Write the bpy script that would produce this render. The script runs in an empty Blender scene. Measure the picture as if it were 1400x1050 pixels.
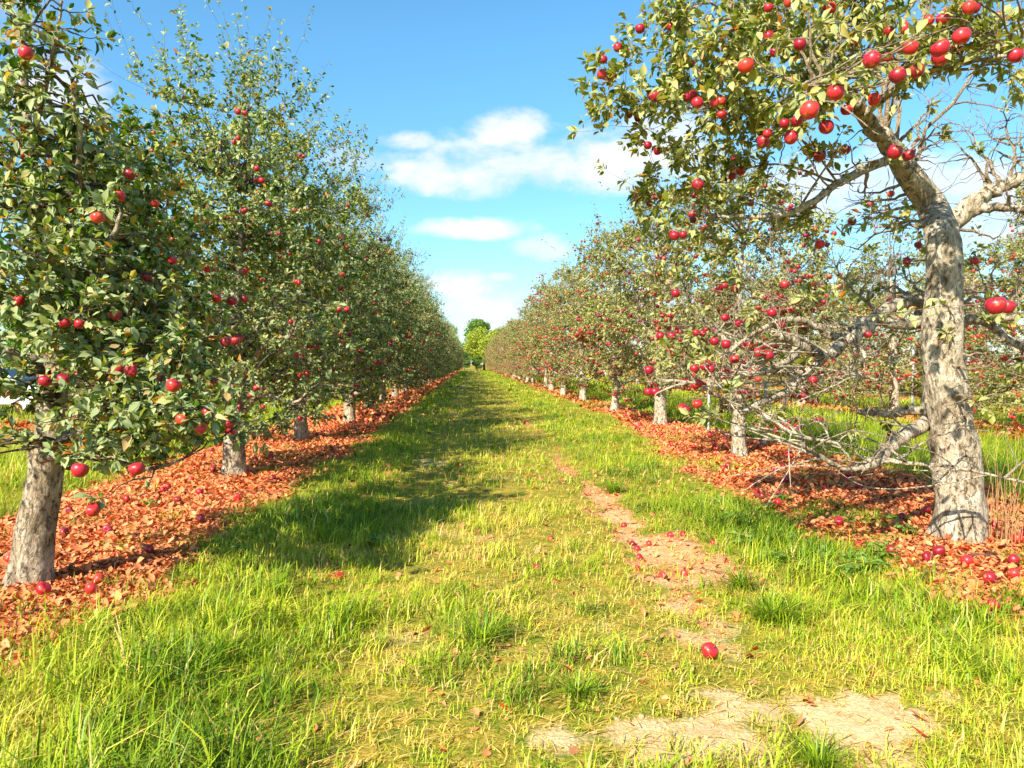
import bpy, math
import numpy as np
from mathutils import Vector, Matrix, Euler

S = bpy.context.scene
COL = S.collection
R = math.radians

# ------------------------------------------------------------------ camera
CAM_Z, F_PX, YAW, PITCH = 1.6, 1050.0, 3.0, 1.53
cam_d = bpy.data.cameras.new('camera')
cam = bpy.data.objects.new('camera', cam_d)
COL.objects.link(cam)
cam.location = (0, 0, CAM_Z)
cam.rotation_euler = (R(90 - PITCH), 0, R(-YAW))
cam_d.sensor_width = 36.0
cam_d.lens = F_PX / 1400 * 36.0
cam_d.clip_start, cam_d.clip_end = 0.1, 3000
S.camera = cam
CAM_M = Euler((R(90 - PITCH), 0, R(-YAW))).to_matrix()

# ------------------------------------------------------------------ light
SUN_EL, SUN_AZ = 36.0, 35.0          # the sun stands behind the camera; its light travels 35 degrees to the right of the path
S.view_settings.view_transform = 'Standard'
S.view_settings.look = 'None'
S.view_settings.exposure = 1.15
S.view_settings.gamma = 1.0
S.cycles.max_bounces = 6
S.cycles.diffuse_bounces = 4
S.cycles.transmission_bounces = 3
S.cycles.transparent_max_bounces = 4
S.cycles.caustics_reflective = False
S.cycles.caustics_refractive = False

sun_d = bpy.data.lights.new('sun', 'SUN')
sun_d.energy, sun_d.angle, sun_d.color = 5.0, R(0.53), (1.0, 0.93, 0.80)
sun = bpy.data.objects.new('sun', sun_d)
COL.objects.link(sun)
ldir = Vector((math.sin(R(SUN_AZ)) * math.cos(R(SUN_EL)), math.cos(R(SUN_AZ)) * math.cos(R(SUN_EL)), -math.sin(R(SUN_EL))))
sun.rotation_euler = ldir.to_track_quat('-Z', 'Y').to_euler()
sun.location = (-20, -40, 40)


def at(px, py, Y):
    """The point at depth Y (metres along the path) seen at this place of the photograph."""
    d = CAM_M @ Vector(((px - 700) / F_PX, (525 - py) / F_PX, -1.0))
    t = Y / d.y
    return np.array((d.x * t, Y, CAM_Z + d.z * t))


def on_ground(px, py):
    d = CAM_M @ Vector(((px - 700) / F_PX, (525 - py) / F_PX, -1.0))
    t = -CAM_Z / d.z
    return d.x * t, d.y * t


# ------------------------------------------------------------------ node helpers
class NT:
    def __init__(s, tree):
        s.t = tree
        s.n = tree.nodes
        s.n.clear()

    def node(s, kind, **kw):
        n = s.n.new(kind)
        for k, v in kw.items():
            setattr(n, k, v)
        return n

    def put(s, sock, v):
        if hasattr(v, 'is_output') or isinstance(v, bpy.types.NodeSocket):
            s.t.links.new(v, sock)
        else:
            if isinstance(v, (tuple, list)) and len(v) == 3 and sock.type == 'RGBA':
                v = (*v, 1)
            sock.default_value = v

    def math(s, op, a, b=None, c=None, clamp=False):
        n = s.node('ShaderNodeMath', operation=op, use_clamp=clamp)
        s.put(n.inputs[0], a)
        if b is not None: s.put(n.inputs[1], b)
        if c is not None: s.put(n.inputs[2], c)
        return n.outputs[0]

    def mix(s, f, a, b, blend='MIX'):
        n = s.node('ShaderNodeMix', data_type='RGBA', blend_type=blend)
        s.put(n.inputs[0], f); s.put(n.inputs[6], a); s.put(n.inputs[7], b)
        return n.outputs[2]

    def ramp(s, f, stops, interp='LINEAR'):
        n = s.node('ShaderNodeValToRGB')
        n.color_ramp.interpolation = interp
        e = n.color_ramp.elements
        while len(e) < len(stops): e.new(0.5)
        for k, (p, c) in enumerate(stops):
            e[k].position = p
            e[k].color = (*c, 1) if len(c) == 3 else c
        s.put(n.inputs[0], f)
        return n.outputs[0]

    def noise(s, vec, scale, detail=4, rough=0.6, dist=0.0):
        n = s.node('ShaderNodeTexNoise')
        s.put(n.inputs['Vector'], vec)
        n.inputs['Scale'].default_value = scale
        n.inputs['Detail'].default_value = detail
        n.inputs['Roughness'].default_value = rough
        n.inputs['Distortion'].default_value = dist
        return n.outputs[0]

    def vor(s, vec, scale, feature='F1', out='Distance'):
        n = s.node('ShaderNodeTexVoronoi', feature=feature)
        s.put(n.inputs['Vector'], vec)
        n.inputs['Scale'].default_value = scale
        return n.outputs[out]

    def coord(s, which='Object'):
        return s.node('ShaderNodeTexCoord').outputs[which]

    def attr(s, name):
        return s.node('ShaderNodeAttribute', attribute_name=name).outputs['Fac']

    def bump(s, h, strength=0.5, dist=0.02):
        n = s.node('ShaderNodeBump')
        n.inputs['Strength'].default_value = strength
        n.inputs['Distance'].default_value = dist
        s.put(n.inputs['Height'], h)
        return n.outputs[0]

    def principled(s, color, rough=0.6, spec=0.4, normal=None, **kw):
        n = s.node('ShaderNodeBsdfPrincipled')
        s.put(n.inputs['Base Color'], color)
        s.put(n.inputs['Roughness'], rough)
        n.inputs['Specular IOR Level'].default_value = spec
        if normal is not None: s.put(n.inputs['Normal'], normal)
        for k, v in kw.items(): s.put(n.inputs[k.replace('_', ' ')], v)
        return n.outputs[0]

    def out(s, sh):
        o = s.node('ShaderNodeOutputMaterial')
        s.put(o.inputs[0], sh)


def new_mat(name):
    m = bpy.data.materials.new(name)
    m.use_nodes = True
    return m, NT(m.node_tree)


# ------------------------------------------------------------------ sky
w = bpy.data.worlds.new('World')
S.world = w
w.use_nodes = True
g = NT(w.node_tree)
sky = g.node('ShaderNodeTexSky', sky_type='NISHITA')
sky.sun_disc = False
sky.sun_elevation = R(SUN_EL)
sky.sun_rotation = R(180 + SUN_AZ)
sky.air_density, sky.dust_density, sky.ozone_density = 1.0, 0.4, 2.0
hs = g.node('ShaderNodeHueSaturation')
hs.inputs['Hue'].default_value = 0.491
hs.inputs['Saturation'].default_value = 1.25
hs.inputs['Value'].default_value = 1.0
g.put(hs.inputs['Color'], sky.outputs[0])
sep = g.node('ShaderNodeSeparateXYZ')
g.put(sep.inputs[0], g.coord('Generated'))
yy = g.math('MAXIMUM', sep.outputs[1], 0.02)
u, v = g.math('DIVIDE', sep.outputs[0], yy), g.math('DIVIDE', sep.outputs[2], yy)
cv = g.node('ShaderNodeCombineXYZ')
g.put(cv.inputs[0], u); g.put(cv.inputs[1], g.math('MULTIPLY', v, 1.7))
n1 = g.noise(cv.outputs[0], 5.0, 9, 0.6, 0.25)
n2 = g.noise(cv.outputs[0], 13.0, 6, 0.6, 0.2)
bill = g.math('ADD', g.math('MULTIPLY', g.math('SUBTRACT', n1, 0.5), 1.5), g.math('MULTIPLY', g.math('SUBTRACT', n2, 0.5), 1.0))
total = None
# heaps of cumulus low over the end of the path: centre in the photograph, half widths, density
for px, py, rx, ry, k in ((700, 186, 62, 34, 1.0), (640, 232, 125, 46, .95), (805, 226, 150, 54, 1.0), (905, 200, 90, 50, .8), (560, 195, 42, 16, .95),
                          (655, 314, 95, 17, .95), (740, 338, 42, 24, .7), (622, 392, 62, 24, 1.05), (684, 380, 24, 8, .7), (640, 430, 130, 34, .8),
                          (75, 130, 85, 62, .95), (1215, 255, 240, 60, .75), (490, 224, 50, 22, .4), (20, 30, 60, 60, .3), (1460, 300, 200, 60, .8),
                          (-200, 260, 220, 60, .7), (330, 430, 260, 36, .6), (1050, 420, 300, 36, .6)):
    d = CAM_M @ Vector(((px - 700) / F_PX, (525 - py) / F_PX, -1.0))
    a = g.math('DIVIDE', g.math('SUBTRACT', u, d.x / d.y), rx / F_PX)
    b = g.math('DIVIDE', g.math('SUBTRACT', v, d.z / d.y), ry / F_PX)
    below = g.math('LESS_THAN', b, 0.0)
    b = g.math('MULTIPLY', b, g.math('ADD', 1.0, g.math('MULTIPLY', below, 0.25)))
    r2 = g.math('ADD', g.math('MULTIPLY', a, a), g.math('MULTIPLY', b, b))
    q = g.math('SUBTRACT', 1.25, g.math('ADD', r2, g.math('MULTIPLY', bill, -2.6)))
    m = g.node('ShaderNodeMapRange', interpolation_type='SMOOTHSTEP')
    g.put(m.inputs[0], q); m.inputs[1].default_value = -0.1; m.inputs[2].default_value = 1.35
    m.inputs[3].default_value = 0.0; m.inputs[4].default_value = k
    total = m.outputs[0] if total is None else g.math('MAXIMUM', total, m.outputs[0])
front = g.math('GREATER_THAN', sep.outputs[1], 0.05)
fac = g.math('MULTIPLY', g.math('MULTIPLY', total, front), 0.97, clamp=True)
cloud_c = g.mix(g.ramp(n1, [(.35, (0, 0, 0)), (.6, (1, 1, 1))]), (4.0, 4.4, 4.8), (5.2, 5.2, 5.2))
low = g.math('SUBTRACT', 1.0, g.math('MULTIPLY', g.math('ABSOLUTE', sep.outputs[2]), 2.6), clamp=True)
blue = g.mix(1.0, hs.outputs[0], g.mix(low, (1.12, 1.16, 1.13), (.64, .84, 1.0)), 'MULTIPLY')
mixed = g.mix(fac, blue, cloud_c)
bg = g.node('ShaderNodeBackground')
g.put(bg.inputs[0], mixed)
bg.inputs[1].default_value = 0.10
wo = g.node('ShaderNodeOutputWorld')
g.put(wo.inputs[0], bg.outputs[0])

# ------------------------------------------------------------------ numbers
def rng_of(k): return np.random.default_rng(k)


_lat = rng_of(7).random((256, 256))


def vnoise(x, y, f=1.0):
    x, y = np.asarray(x, float) * f, np.asarray(y, float) * f
    i, j = np.floor(x).astype(int), np.floor(y).astype(int)
    a, b = x - i, y - j
    a, b = a * a * (3 - 2 * a), b * b * (3 - 2 * b)
    i0, i1, j0, j1 = i % 256, (i + 1) % 256, j % 256, (j + 1) % 256
    return (_lat[i0, j0] * (1 - a) + _lat[i1, j0] * a) * (1 - b) + (_lat[i0, j1] * (1 - a) + _lat[i1, j1] * a) * b


def fbm(x, y, f=1.0):
    return .5 * vnoise(x, y, f) + .3 * vnoise(np.asarray(x) + 31.7, np.asarray(y) + 11.3, f * 2.1) + .2 * vnoise(np.asarray(x) + 77.1, np.asarray(y) + 5.9, f * 4.7)


def sstep(x, a, b):
    t = np.clip((x - a) / (b - a), 0, 1)
    return t * t * (3 - 2 * t)


def norm(v):
    return v / np.maximum(np.linalg.norm(v, axis=-1, keepdims=True), 1e-9)


LEFT_X, RIGHT_X, LEFT2_X, RIGHT2_X, RIGHT3_X = -3.3, 4.65, -11.2, 12.6, 20.4


def litter_w(x, y):
    n = (fbm(x, y, 0.9) - .5) * 1.5 + (vnoise(x, y, 4.0) - .5) * .35
    near = sstep(y, 5.4, 3.4)
    a = sstep(np.abs(x + 3.55 + .25 * near) - n * .4, 1.62, 1.02) * sstep(y, 3.3, 4.0) * (.6 + .4 * sstep(fbm(x + 60, y + 7, 1.3), .34, .5)) * (1 - .35 * sstep(y, 25, 40))
    rw = 1.95 - 1.05 * sstep(y, 8, 22)
    b = sstep((np.abs(x - 4.75 - .3 * near) - n * .5) / rw, 1.0, .68) * (1 - .5 * sstep(y, 20, 30)) * (.35 + .65 * sstep(fbm(x + 60, y, 1.3), .36, .52)) * sstep(y, 3.2, 4.6)
    c = sstep(np.abs(x - LEFT2_X) - n * .5, 1.4, .9) * sstep(y, 6, 9)
    d = sstep(np.abs(x - RIGHT2_X) - n * .5, 1.6, 1.0) * sstep(y, 6, 9)
    e = sstep(np.abs(x - RIGHT3_X) - n * .5, 1.6, 1.0) * sstep(y, 6, 9)
    return np.clip(np.maximum.reduce([a, b, c, d, e]), 0, 1)


def soil_w(x, y):
    xr, yr = x * .78 + y * .63, y * .78 - x * .63
    n = (fbm(xr, yr, 1.9) - .5) + .8 * (vnoise(yr + 3, xr, 5.3) - .5) + .6 * (vnoise(xr + 5, yr, 15.0) - .5)
    mid = 1.5 + .08 * np.sin(y * .9) - .18 * sstep(y, 4.6, 3.6)
    rut = sstep(np.abs(x - mid) - n * .34, .30, -.05) * (.45 + .55 * sstep(y, 14, 8)) * sstep(fbm(x + 9, y, .35), .22, .50)
    rut2 = .5 * sstep(np.abs(x + .62) - n * .3, .36, .0) * sstep(fbm(x + 3, y, .4), .42, .6) * sstep(y, 6, 9)
    patch = sstep(((x - 1.40) / .84) ** 2 + ((y - 3.28) / .27) ** 2 - n * 3.0, 2.0, -.3)
    pat2 = .8 * sstep(((x - 1.75) / .45) ** 2 + ((y - 6.2) / 1.0) ** 2 - n * 1.6, 1.3, .1)
    thin = .55 * sstep(fbm(x + 40, y + 13, .8) + n * .25, .50, .78) * sstep(np.abs(x - .3), 1.6, .8) * sstep(y, 16, 8) * sstep(y, 3.3, 4.4)
    return np.clip(np.maximum.reduce([rut, rut2, patch, pat2, thin]), 0, 1)


def height(x, y):
    x, y = np.asarray(x, float), np.asarray(y, float)
    h = .05 * (fbm(x, y, .33) - .5) + .03 * (vnoise(x, y, 1.3) - .5)
    h = h + .05 * np.exp(-((x - LEFT_X) / 1.3) ** 2) + .04 * np.exp(-((x - RIGHT_X) / 1.4) ** 2)
    h = h - .03 * np.exp(-((x - 1.5) / .25) ** 2) - .02 * np.exp(-((x + .62) / .25) ** 2) + .03 * np.exp(-((x + 1.5) / .5) ** 2)
    far = sstep(np.hypot(x, y), 40, 120)
    return h * (1 - far * .5)


def hz(x, y): return float(height(x, y))


# ------------------------------------------------------------------ mesh helpers
def mesh(name, V, polys, mats, attrs=None, smooth=True, mat_idx=None):
    V = np.ascontiguousarray(V, np.float32)
    me = bpy.data.meshes.new(name)
    me.vertices.add(len(V))
    me.vertices.foreach_set('co', V.ravel())
    polys = [np.asarray(p, np.int32) for p in polys if len(p)]
    idx = np.concatenate([p.ravel() for p in polys])
    tot = np.concatenate([np.full(len(p), p.shape[1], np.int32) for p in polys])
    start = np.concatenate([[0], np.cumsum(tot)[:-1]]).astype(np.int32)
    me.loops.add(len(idx))
    me.loops.foreach_set('vertex_index', idx)
    me.polygons.add(len(tot))
    me.polygons.foreach_set('loop_start', start)
    me.polygons.foreach_set('use_smooth', np.full(len(tot), bool(smooth)))
    if mat_idx is not None:
        me.polygons.foreach_set('material_index', np.asarray(mat_idx, np.int32))
    for k, a in (attrs or {}).items():
        at_ = me.attributes.new(k, 'FLOAT', 'POINT')
        at_.data.foreach_set('value', np.ascontiguousarray(a, np.float32))
    me.update(calc_edges=True)
    for m in (mats if isinstance(mats, (list, tuple)) else [mats]):
        me.materials.append(m)
    return me


def obj(name, me, parent=None, loc=None, rot=None, scale=None):
    o = bpy.data.objects.new(name, me)
    COL.objects.link(o)
    if parent is not None: o.parent = parent
    if loc is not None: o.location = [float(c) for c in loc]
    if rot is not None: o.rotation_euler = rot
    if scale is not None: o.scale = (scale,) * 3 if isinstance(scale, (int, float)) else scale
    return o


def tag(o, label=None, cat=None, group=None, kind=None):
    if label: o['label'] = label
    if cat: o['category'] = cat
    if group: o['group'] = group
    if kind: o['kind'] = kind
    return o


def tubes(P, Rr, k):
    """P (B,n,3) polylines, Rr (B,n) radii -> vertices and quads of B open tubes."""
    B, n, _ = P.shape
    T = np.empty_like(P)
    T[:, 1:-1] = P[:, 2:] - P[:, :-2]
    T[:, 0] = P[:, 1] - P[:, 0]
    T[:, -1] = P[:, -1] - P[:, -2]
    T = norm(T)
    mean = norm(P[:, -1] - P[:, 0])
    ref = np.zeros((B, 3))
    ref[np.arange(B), np.argmin(np.abs(mean), axis=1)] = 1
    U = norm(np.cross(T, ref[:, None, :]))
    W = np.cross(T, U)
    a = np.arange(k) * 2 * math.pi / k
    V = P[:, :, None, :] + Rr[:, :, None, None] * (U[:, :, None, :] * np.cos(a)[None, None, :, None] + W[:, :, None, :] * np.sin(a)[None, None, :, None])
    i = (np.arange(B) * n * k)[:, None, None] + (np.arange(n - 1) * k)[None, :, None] + np.arange(k)[None, None, :]
    j = (np.arange(B) * n * k)[:, None, None] + (np.arange(n - 1) * k)[None, :, None] + ((np.arange(k) + 1) % k)[None, None, :]
    Q = np.stack([i, j, j + k, i + k], -1).reshape(-1, 4)
    caps = ((np.arange(B) * n * k)[:, None] + (n - 1) * k + np.arange(k)[None, :])
    return V.reshape(-1, 3), Q, caps


def resample(pts, m):
    """A smooth curve through the given points (Catmull-Rom), m points long."""
    p = np.asarray(pts, float)
    if len(p) == 2:
        return p[0] + (p[1] - p[0]) * np.linspace(0, 1, m)[:, None]
    q = np.vstack([2 * p[0] - p[1], p, 2 * p[-1] - p[-2]])
    s = np.linspace(0, len(p) - 1 - 1e-6, m)
    i = s.astype(int)
    t = (s - i)[:, None]
    a, b, c, d = q[i], q[i + 1], q[i + 2], q[i + 3]
    return .5 * (2 * b + (c - a) * t + (2 * a - 5 * b + 4 * c - d) * t ** 2 + (3 * b - a - 3 * c + d) * t ** 3)


def leaf_mesh_arrays(P, D, N, L, Wd, curl, fold, rng, simple=False):
    """One small folded, curled leaf per row: base P, direction D, normal N, length L, half width Wd."""
    D = norm(D)
    S_ = norm(np.cross(D, N))
    N = np.cross(S_, D)
    L, Wd, curl, fold = [np.asarray(q)[:, None] for q in (L, Wd, curl, fold)]
    z = lambda s: N * (curl * L * s * s)
    mid = lambda s: P + D * (L * s) - z(s)
    side = lambda s, wf, sg: mid(s) + S_ * (Wd * wf * sg) + N * (Wd * wf * fold)
    n = len(P)
    if simple:
        V = np.stack([P, side(.45, 1, 1), side(.45, 1, -1), mid(1.0)], 1)
        b = (np.arange(n) * 4)[:, None]
        return V.reshape(-1, 3), [b + np.array([0, 1, 3]), b + np.array([0, 3, 2])], 4
    V = np.stack([P, side(.28, .8, 1), mid(.28), side(.28, .8, -1), side(.62, 1., 1) * 1.0, mid(.62), side(.62, 1., -1), mid(1.0)], 1)
    b = (np.arange(n) * 8)[:, None]
    tri = [b + np.array(t) for t in ([0, 2, 1], [0, 3, 2], [4, 5, 7], [5, 6, 7])]
    quad = [b + np.array(t) for t in ([1, 2, 5, 4], [2, 3, 6, 5])]
    return V.reshape(-1, 3), tri + quad, 8


# ------------------------------------------------------------------ materials
def leaf_material(name, stops, under, transl=0.38, rough=0.5, spec=0.35):
    m, t = new_mat(name)
    c = t.ramp(t.attr('tint'), stops)
    c = t.mix(t.math('MULTIPLY', t.noise(t.coord(), 90, 2), 0.35), c, t.mix(1.0, c, (.55, .6, .5), 'MULTIPLY'))
    back = t.node('ShaderNodeNewGeometry').outputs['Backfacing']      # the underside of an apple leaf is downy and paler
    c2 = t.mix(t.math('MULTIPLY', back, 0.6), c, under)
    p = t.principled(c2, rough, spec)
    tr = t.node('ShaderNodeBsdfTranslucent')
    t.put(tr.inputs[0], t.mix(0.5, c, t.mix(1.0, c, (1.5, 1.6, .5), 'MULTIPLY')))
    mx = t.node('ShaderNodeMixShader')
    mx.inputs[0].default_value = transl
    t.put(mx.inputs[1], p); t.put(mx.inputs[2], tr.outputs[0])
    t.out(mx.outputs[0])
    return m


M_LEAF_L = leaf_material('apple_leaf_green', [(0, (.025, .075, .004)), (.30, (.075, .16, .008)), (.54, (.20, .28, .025)), (.74, (.42, .46, .13)), (.86, (.50, .46, .06)), (.93, (.68, .42, .03)), (1, (.66, .20, .02))], (.46, .50, .25))
M_LEAF_R = leaf_material('apple_leaf_olive', [(0, (.035, .085, .005)), (.28, (.11, .18, .01)), (.52, (.27, .30, .03)), (.74, (.45, .43, .13)), (.86, (.56, .45, .07)), (.93, (.70, .40, .04)), (1, (.68, .20, .03))], (.50, .50, .22))
M_LEAF_FAR = leaf_material('deciduous_leaf_green', [(0, (.06, .16, .015)), (.5, (.15, .28, .02)), (1, (.28, .40, .03))], (.2, .3, .08))
M_LEAF_YEL = leaf_material('deciduous_leaf_yellow', [(0, (.2, .28, .01)), (.5, (.4, .45, .02)), (1, (.6, .55, .03))], (.4, .45, .1))
M_WEED = leaf_material('weed_leaf', [(0, (.08, .2, .01)), (.5, (.18, .36, .02)), (1, (.3, .45, .04))], (.25, .38, .1))
M_LITTER = leaf_material('fallen_leaf', [(0, (.16, .04, .012)), (.22, (.55, .085, .02)), (.5, (.80, .145, .045)), (.78, (.86, .32, .14)), (.94, (.88, .54, .30)), (.97, (.7, .6, .15)), (1, (.36, .42, .06))], (.80, .33, .13), 0.2, 0.65, 0.15)


def bark_material(name, dark, mid, pale, crack=0.6, scale=1.0):
    m, t = new_mat(name)
    co = t.coord()
    mp = t.node('ShaderNodeMapping')
    mp.inputs['Scale'].default_value = (1, 1, .45)
    t.put(mp.inputs[0], co)
    a = t.noise(mp.outputs[0], 9 * scale, 6, .65, .6)
    b = t.noise(mp.outputs[0], 38 * scale, 5, .7, .4)
    base = t.ramp(a, [(.25, dark), (.45, mid), (.62, pale), (.8, mid)])
    base = t.mix(t.ramp(b, [(.35, (0, 0, 0)), (.65, (1, 1, 1))]), t.mix(1.0, base, (.62, .56, .5), 'MULTIPLY'), base)
    m2 = t.node('ShaderNodeMapping')
    m2.inputs['Scale'].default_value = (1, 1, .6)
    t.put(m2.inputs[0], co)
    fis = t.noise(m2.outputs[0], 24 * scale, 7, .74, .5)
    line = t.ramp(fis, [(.36, (1, 1, 1)), (.46, (0, 0, 0))])
    patch = t.ramp(t.noise(co, 4 * scale, 3), [(.38, (0, 0, 0)), (.58, (1, 1, 1))])
    f = t.math('MULTIPLY', t.math('MULTIPLY', line, t.math('ADD', t.math('MULTIPLY', patch, .75), .25)), crack)
    base = t.mix(f, base, tuple(c * .45 for c in dark))
    moss = t.ramp(t.noise(co, 7 * scale, 5, .7), [(.60, (0, 0, 0)), (.72, (1, 1, 1))])
    base = t.mix(t.math('MULTIPLY', moss, .35 if crack > .5 else 0.0), base, (.34, .36, .18))
    h = t.math('SUBTRACT', t.math('ADD', a, t.math('MULTIPLY', b, .7)), t.math('MULTIPLY', line, .7))
    t.out(t.principled(base, .85, .2, t.bump(h, 1.0, .05)))
    return m


M_BARK = bark_material('apple_bark', (.17, .11, .06), (.54, .45, .31), (.80, .71, .55), 1.0)
M_BARK_L = bark_material('apple_bark_grey', (.15, .105, .065), (.44, .35, .23), (.68, .58, .42), .9)
M_TWIG = bark_material('pale_twig_bark', (.26, .18, .11), (.56, .43, .28), (.76, .64, .46), .2, 3)
M_TWIG_L = bark_material('grey_twig_bark', (.10, .08, .055), (.22, .17, .12), (.40, .34, .27), .2, 3)
M_TWIG_R = bark_material('brown_twig_bark', (.15, .10, .065), (.36, .27, .17), (.55, .45, .32), .2, 3)
M_BARK_FAR = bark_material('dark_bark', (.05, .04, .03), (.12, .09, .07), (.2, .16, .12), .5)

# apple skin: crimson to orange-red, streaked, with pale specks
M_APPLE, t = new_mat('apple_skin')
oi = t.node('ShaderNodeObjectInfo')
co = t.coord()
geo = t.node('ShaderNodeNewGeometry')
tone = t.math('ADD', t.math('MULTIPLY', oi.outputs['Random'], .75), t.math('MULTIPLY', t.noise(geo.outputs['Position'], 4.0, 2), .25))
base = t.ramp(tone, [(.1, (.15, .003, .014)), (.38, (.32, .005, .022)), (.68, (.44, .008, .024)), (.88, (.56, .03, .02)), (.99, (.64, .14, .03))])
spx = t.node('ShaderNodeSeparateXYZ')
t.put(spx.inputs[0], co)
ang = t.math('ARCTAN2', spx.outputs[1], spx.outputs[0])
cx = t.node('ShaderNodeCombineXYZ')
t.put(cx.inputs[0], t.math('MULTIPLY', ang, 5.0)); t.put(cx.inputs[1], t.math('MULTIPLY', spx.outputs[2], 9.0)); t.put(cx.inputs[2], t.math('MULTIPLY', oi.outputs['Random'], 40))
streak = t.ramp(t.noise(cx.outputs[0], 1.6, 4), [(.5, (0, 0, 0)), (.75, (1, 1, 1))])
base = t.mix(t.math('MULTIPLY', streak, .32), base, (.78, .14, .07))
dots = t.ramp(t.vor(co, 170), [(.10, (1, 1, 1)), (.2, (0, 0, 0))])
blush = t.ramp(t.noise(co, 2.2, 2), [(.60, (0, 0, 0)), (.72, (1, 1, 1))])
base = t.mix(t.math('MULTIPLY', blush, .55), base, (.62, .30, .06))
base = t.mix(t.math('MULTIPLY', dots, .35), base, (.8, .45, .25))
t.out(t.principled(base, t.math('ADD', .28, t.math('MULTIPLY', t.noise(co, 6, 3), .22)), .45))
M_STEM, t = new_mat('apple_stem')
t.out(t.principled(t.mix(t.noise(t.coord(), 60), (.10, .06, .03), (.2, .13, .06)), .8))

M_GRASS, t = new_mat('grass_blade')
c = t.ramp(t.attr('tint'), [(0, (.045, .11, .004)), (.22, (.15, .26, .006)), (.45, (.33, .43, .012)), (.64, (.54, .52, .035)), (.80, (.72, .53, .10)), (1, (.82, .56, .22))])
p = t.principled(c, .5, .35)
tr = t.node('ShaderNodeBsdfTranslucent')
t.put(tr.inputs[0], c)
mx = t.node('ShaderNodeMixShader')
mx.inputs[0].default_value = .3
t.put(mx.inputs[1], p); t.put(mx.inputs[2], tr.outputs[0])
t.out(mx.outputs[0])

M_STALK, t = new_mat('dry_stalk')
t.out(t.principled(t.mix(t.noise(t.coord(), 30), (.22, .10, .04), (.5, .30, .14)), .8, .2))

M_GROUND, t = new_mat('orchard_ground')
co = t.coord()
nb, nm, nf = t.noise(co, .7, 5), t.noise(co, 6, 5), t.noise(co, 45, 4, .7)
turf = t.ramp(nf, [(.25, (.11, .09, .01)), (.45, (.30, .22, .025)), (.6, (.52, .34, .06)), (.8, (.68, .42, .13))])
turf = t.mix(t.ramp(nm, [(.40, (0, 0, 0)), (.62, (1, 1, 1))]), turf, t.mix(.6, t.mix(1.0, turf, (.6, .6, .6), 'MULTIPLY'), (.12, .20, .01)))
lv = t.node('ShaderNodeTexVoronoi')
t.put(lv.inputs['Vector'], co); lv.inputs['Scale'].default_value = 22
lsep = t.node('ShaderNodeSeparateColor')
t.put(lsep.inputs[0], lv.outputs['Color'])
lit = t.ramp(lsep.outputs[0], [(0, (.3, .06, .015)), (.35, (.62, .14, .03)), (.7, (.74, .25, .06)), (1, (.76, .42, .18))])
lit = t.mix(t.math('MULTIPLY', nf, .6), lit, (.2, .07, .03))
soil = t.ramp(t.math('ADD', t.math('MULTIPLY', nm, .5), t.math('MULTIPLY', nf, .5)), [(.3, (.38, .21, .09)), (.5, (.62, .41, .20)), (.7, (.78, .57, .32))])
fl = t.math('ADD', t.attr('litter'), t.math('MULTIPLY', t.math('SUBTRACT', nf, .5), .8), clamp=True)
fs = t.math('ADD', t.math('MULTIPLY', t.attr('soil'), t.math('SUBTRACT', 1.0, t.math('MULTIPLY', t.attr('litter'), .55))), t.math('MULTIPLY', t.math('SUBTRACT', nf, .5), .9), clamp=True)
cc = t.mix(t.ramp(fl, [(.35, (0, 0, 0)), (.6, (1, 1, 1))]), turf, lit)
cc = t.mix(t.ramp(fs, [(.2, (0, 0, 0)), (.75, (1, 1, 1))]), cc, soil)
h = t.math('ADD', t.math('MULTIPLY', nm, .8), t.math('MULTIPLY', nf, .6))
t.out(t.principled(cc, .95, .1, t.bump(h, .9, .03)))


def plain(name, c1, c2, rough=.6, spec=.4, scale=20, **kw):
    m, t = new_mat(name)
    t.out(t.principled(t.mix(t.noise(t.coord(), scale), c1, c2), rough, spec, **kw))
    return m


M_POST = plain('weathered_post', (.30, .30, .28), (.5, .52, .48), .7)
M_PAINT = plain('white_car_paint', (.78, .79, .8), (.82, .82, .83), .25, .5, 3, Coat_Weight=.6)
M_GLASS = plain('car_glass', (.03, .05, .07), (.05, .08, .1), .08, .7)
M_TYRE = plain('tyre_rubber', (.02, .02, .02), (.035, .035, .035), .85)
M_RIM = plain('wheel_metal', (.4, .4, .42), (.55, .55, .56), .35)
M_LAMP = plain('lamp_lens', (.6, .05, .03), (.7, .08, .05), .2)
M_HEAD = plain('headlight_lens', (.7, .72, .75), (.8, .82, .85), .15)

# ------------------------------------------------------------------ ground
def steps(parts):
    out = []
    for a, b, st in parts:
        out += list(np.arange(a, b, st))
    return np.array(out + [parts[-1][1]], float)


gx = steps([(-900, -100, 100), (-100, -30, 10), (-30, -8, .8), (-8, 9, .09), (9, 30, .8), (30, 100, 10), (100, 900, 100)])
gy = steps([(-300, -20, 40), (-20, 1.5, 1.0), (1.5, 16, .10), (16, 45, .4), (45, 200, 3), (200, 1400, 100)])
X, Y = np.meshgrid(gx, gy, indexing='ij')
V = np.stack([X, Y, height(X, Y)], -1).reshape(-1, 3)
nx, ny = len(gx), len(gy)
i = (np.arange(nx - 1)[:, None] * ny + np.arange(ny - 1)[None, :]).ravel()
Q = np.stack([i, i + ny, i + ny + 1, i + 1], -1)
ground = obj('ground', mesh('ground', V, [Q], M_GROUND, {'litter': np.maximum(litter_w(X, Y), .62 * sstep(soil_w(X, Y), .1, .5) * sstep(Y, 4.0, 5.2) * (X > .9)).ravel(), 'soil': soil_w(X, Y).ravel()}))
tag(ground, 'orchard ground of grass, soil and leaf mould', None, None, 'structure')

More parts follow.
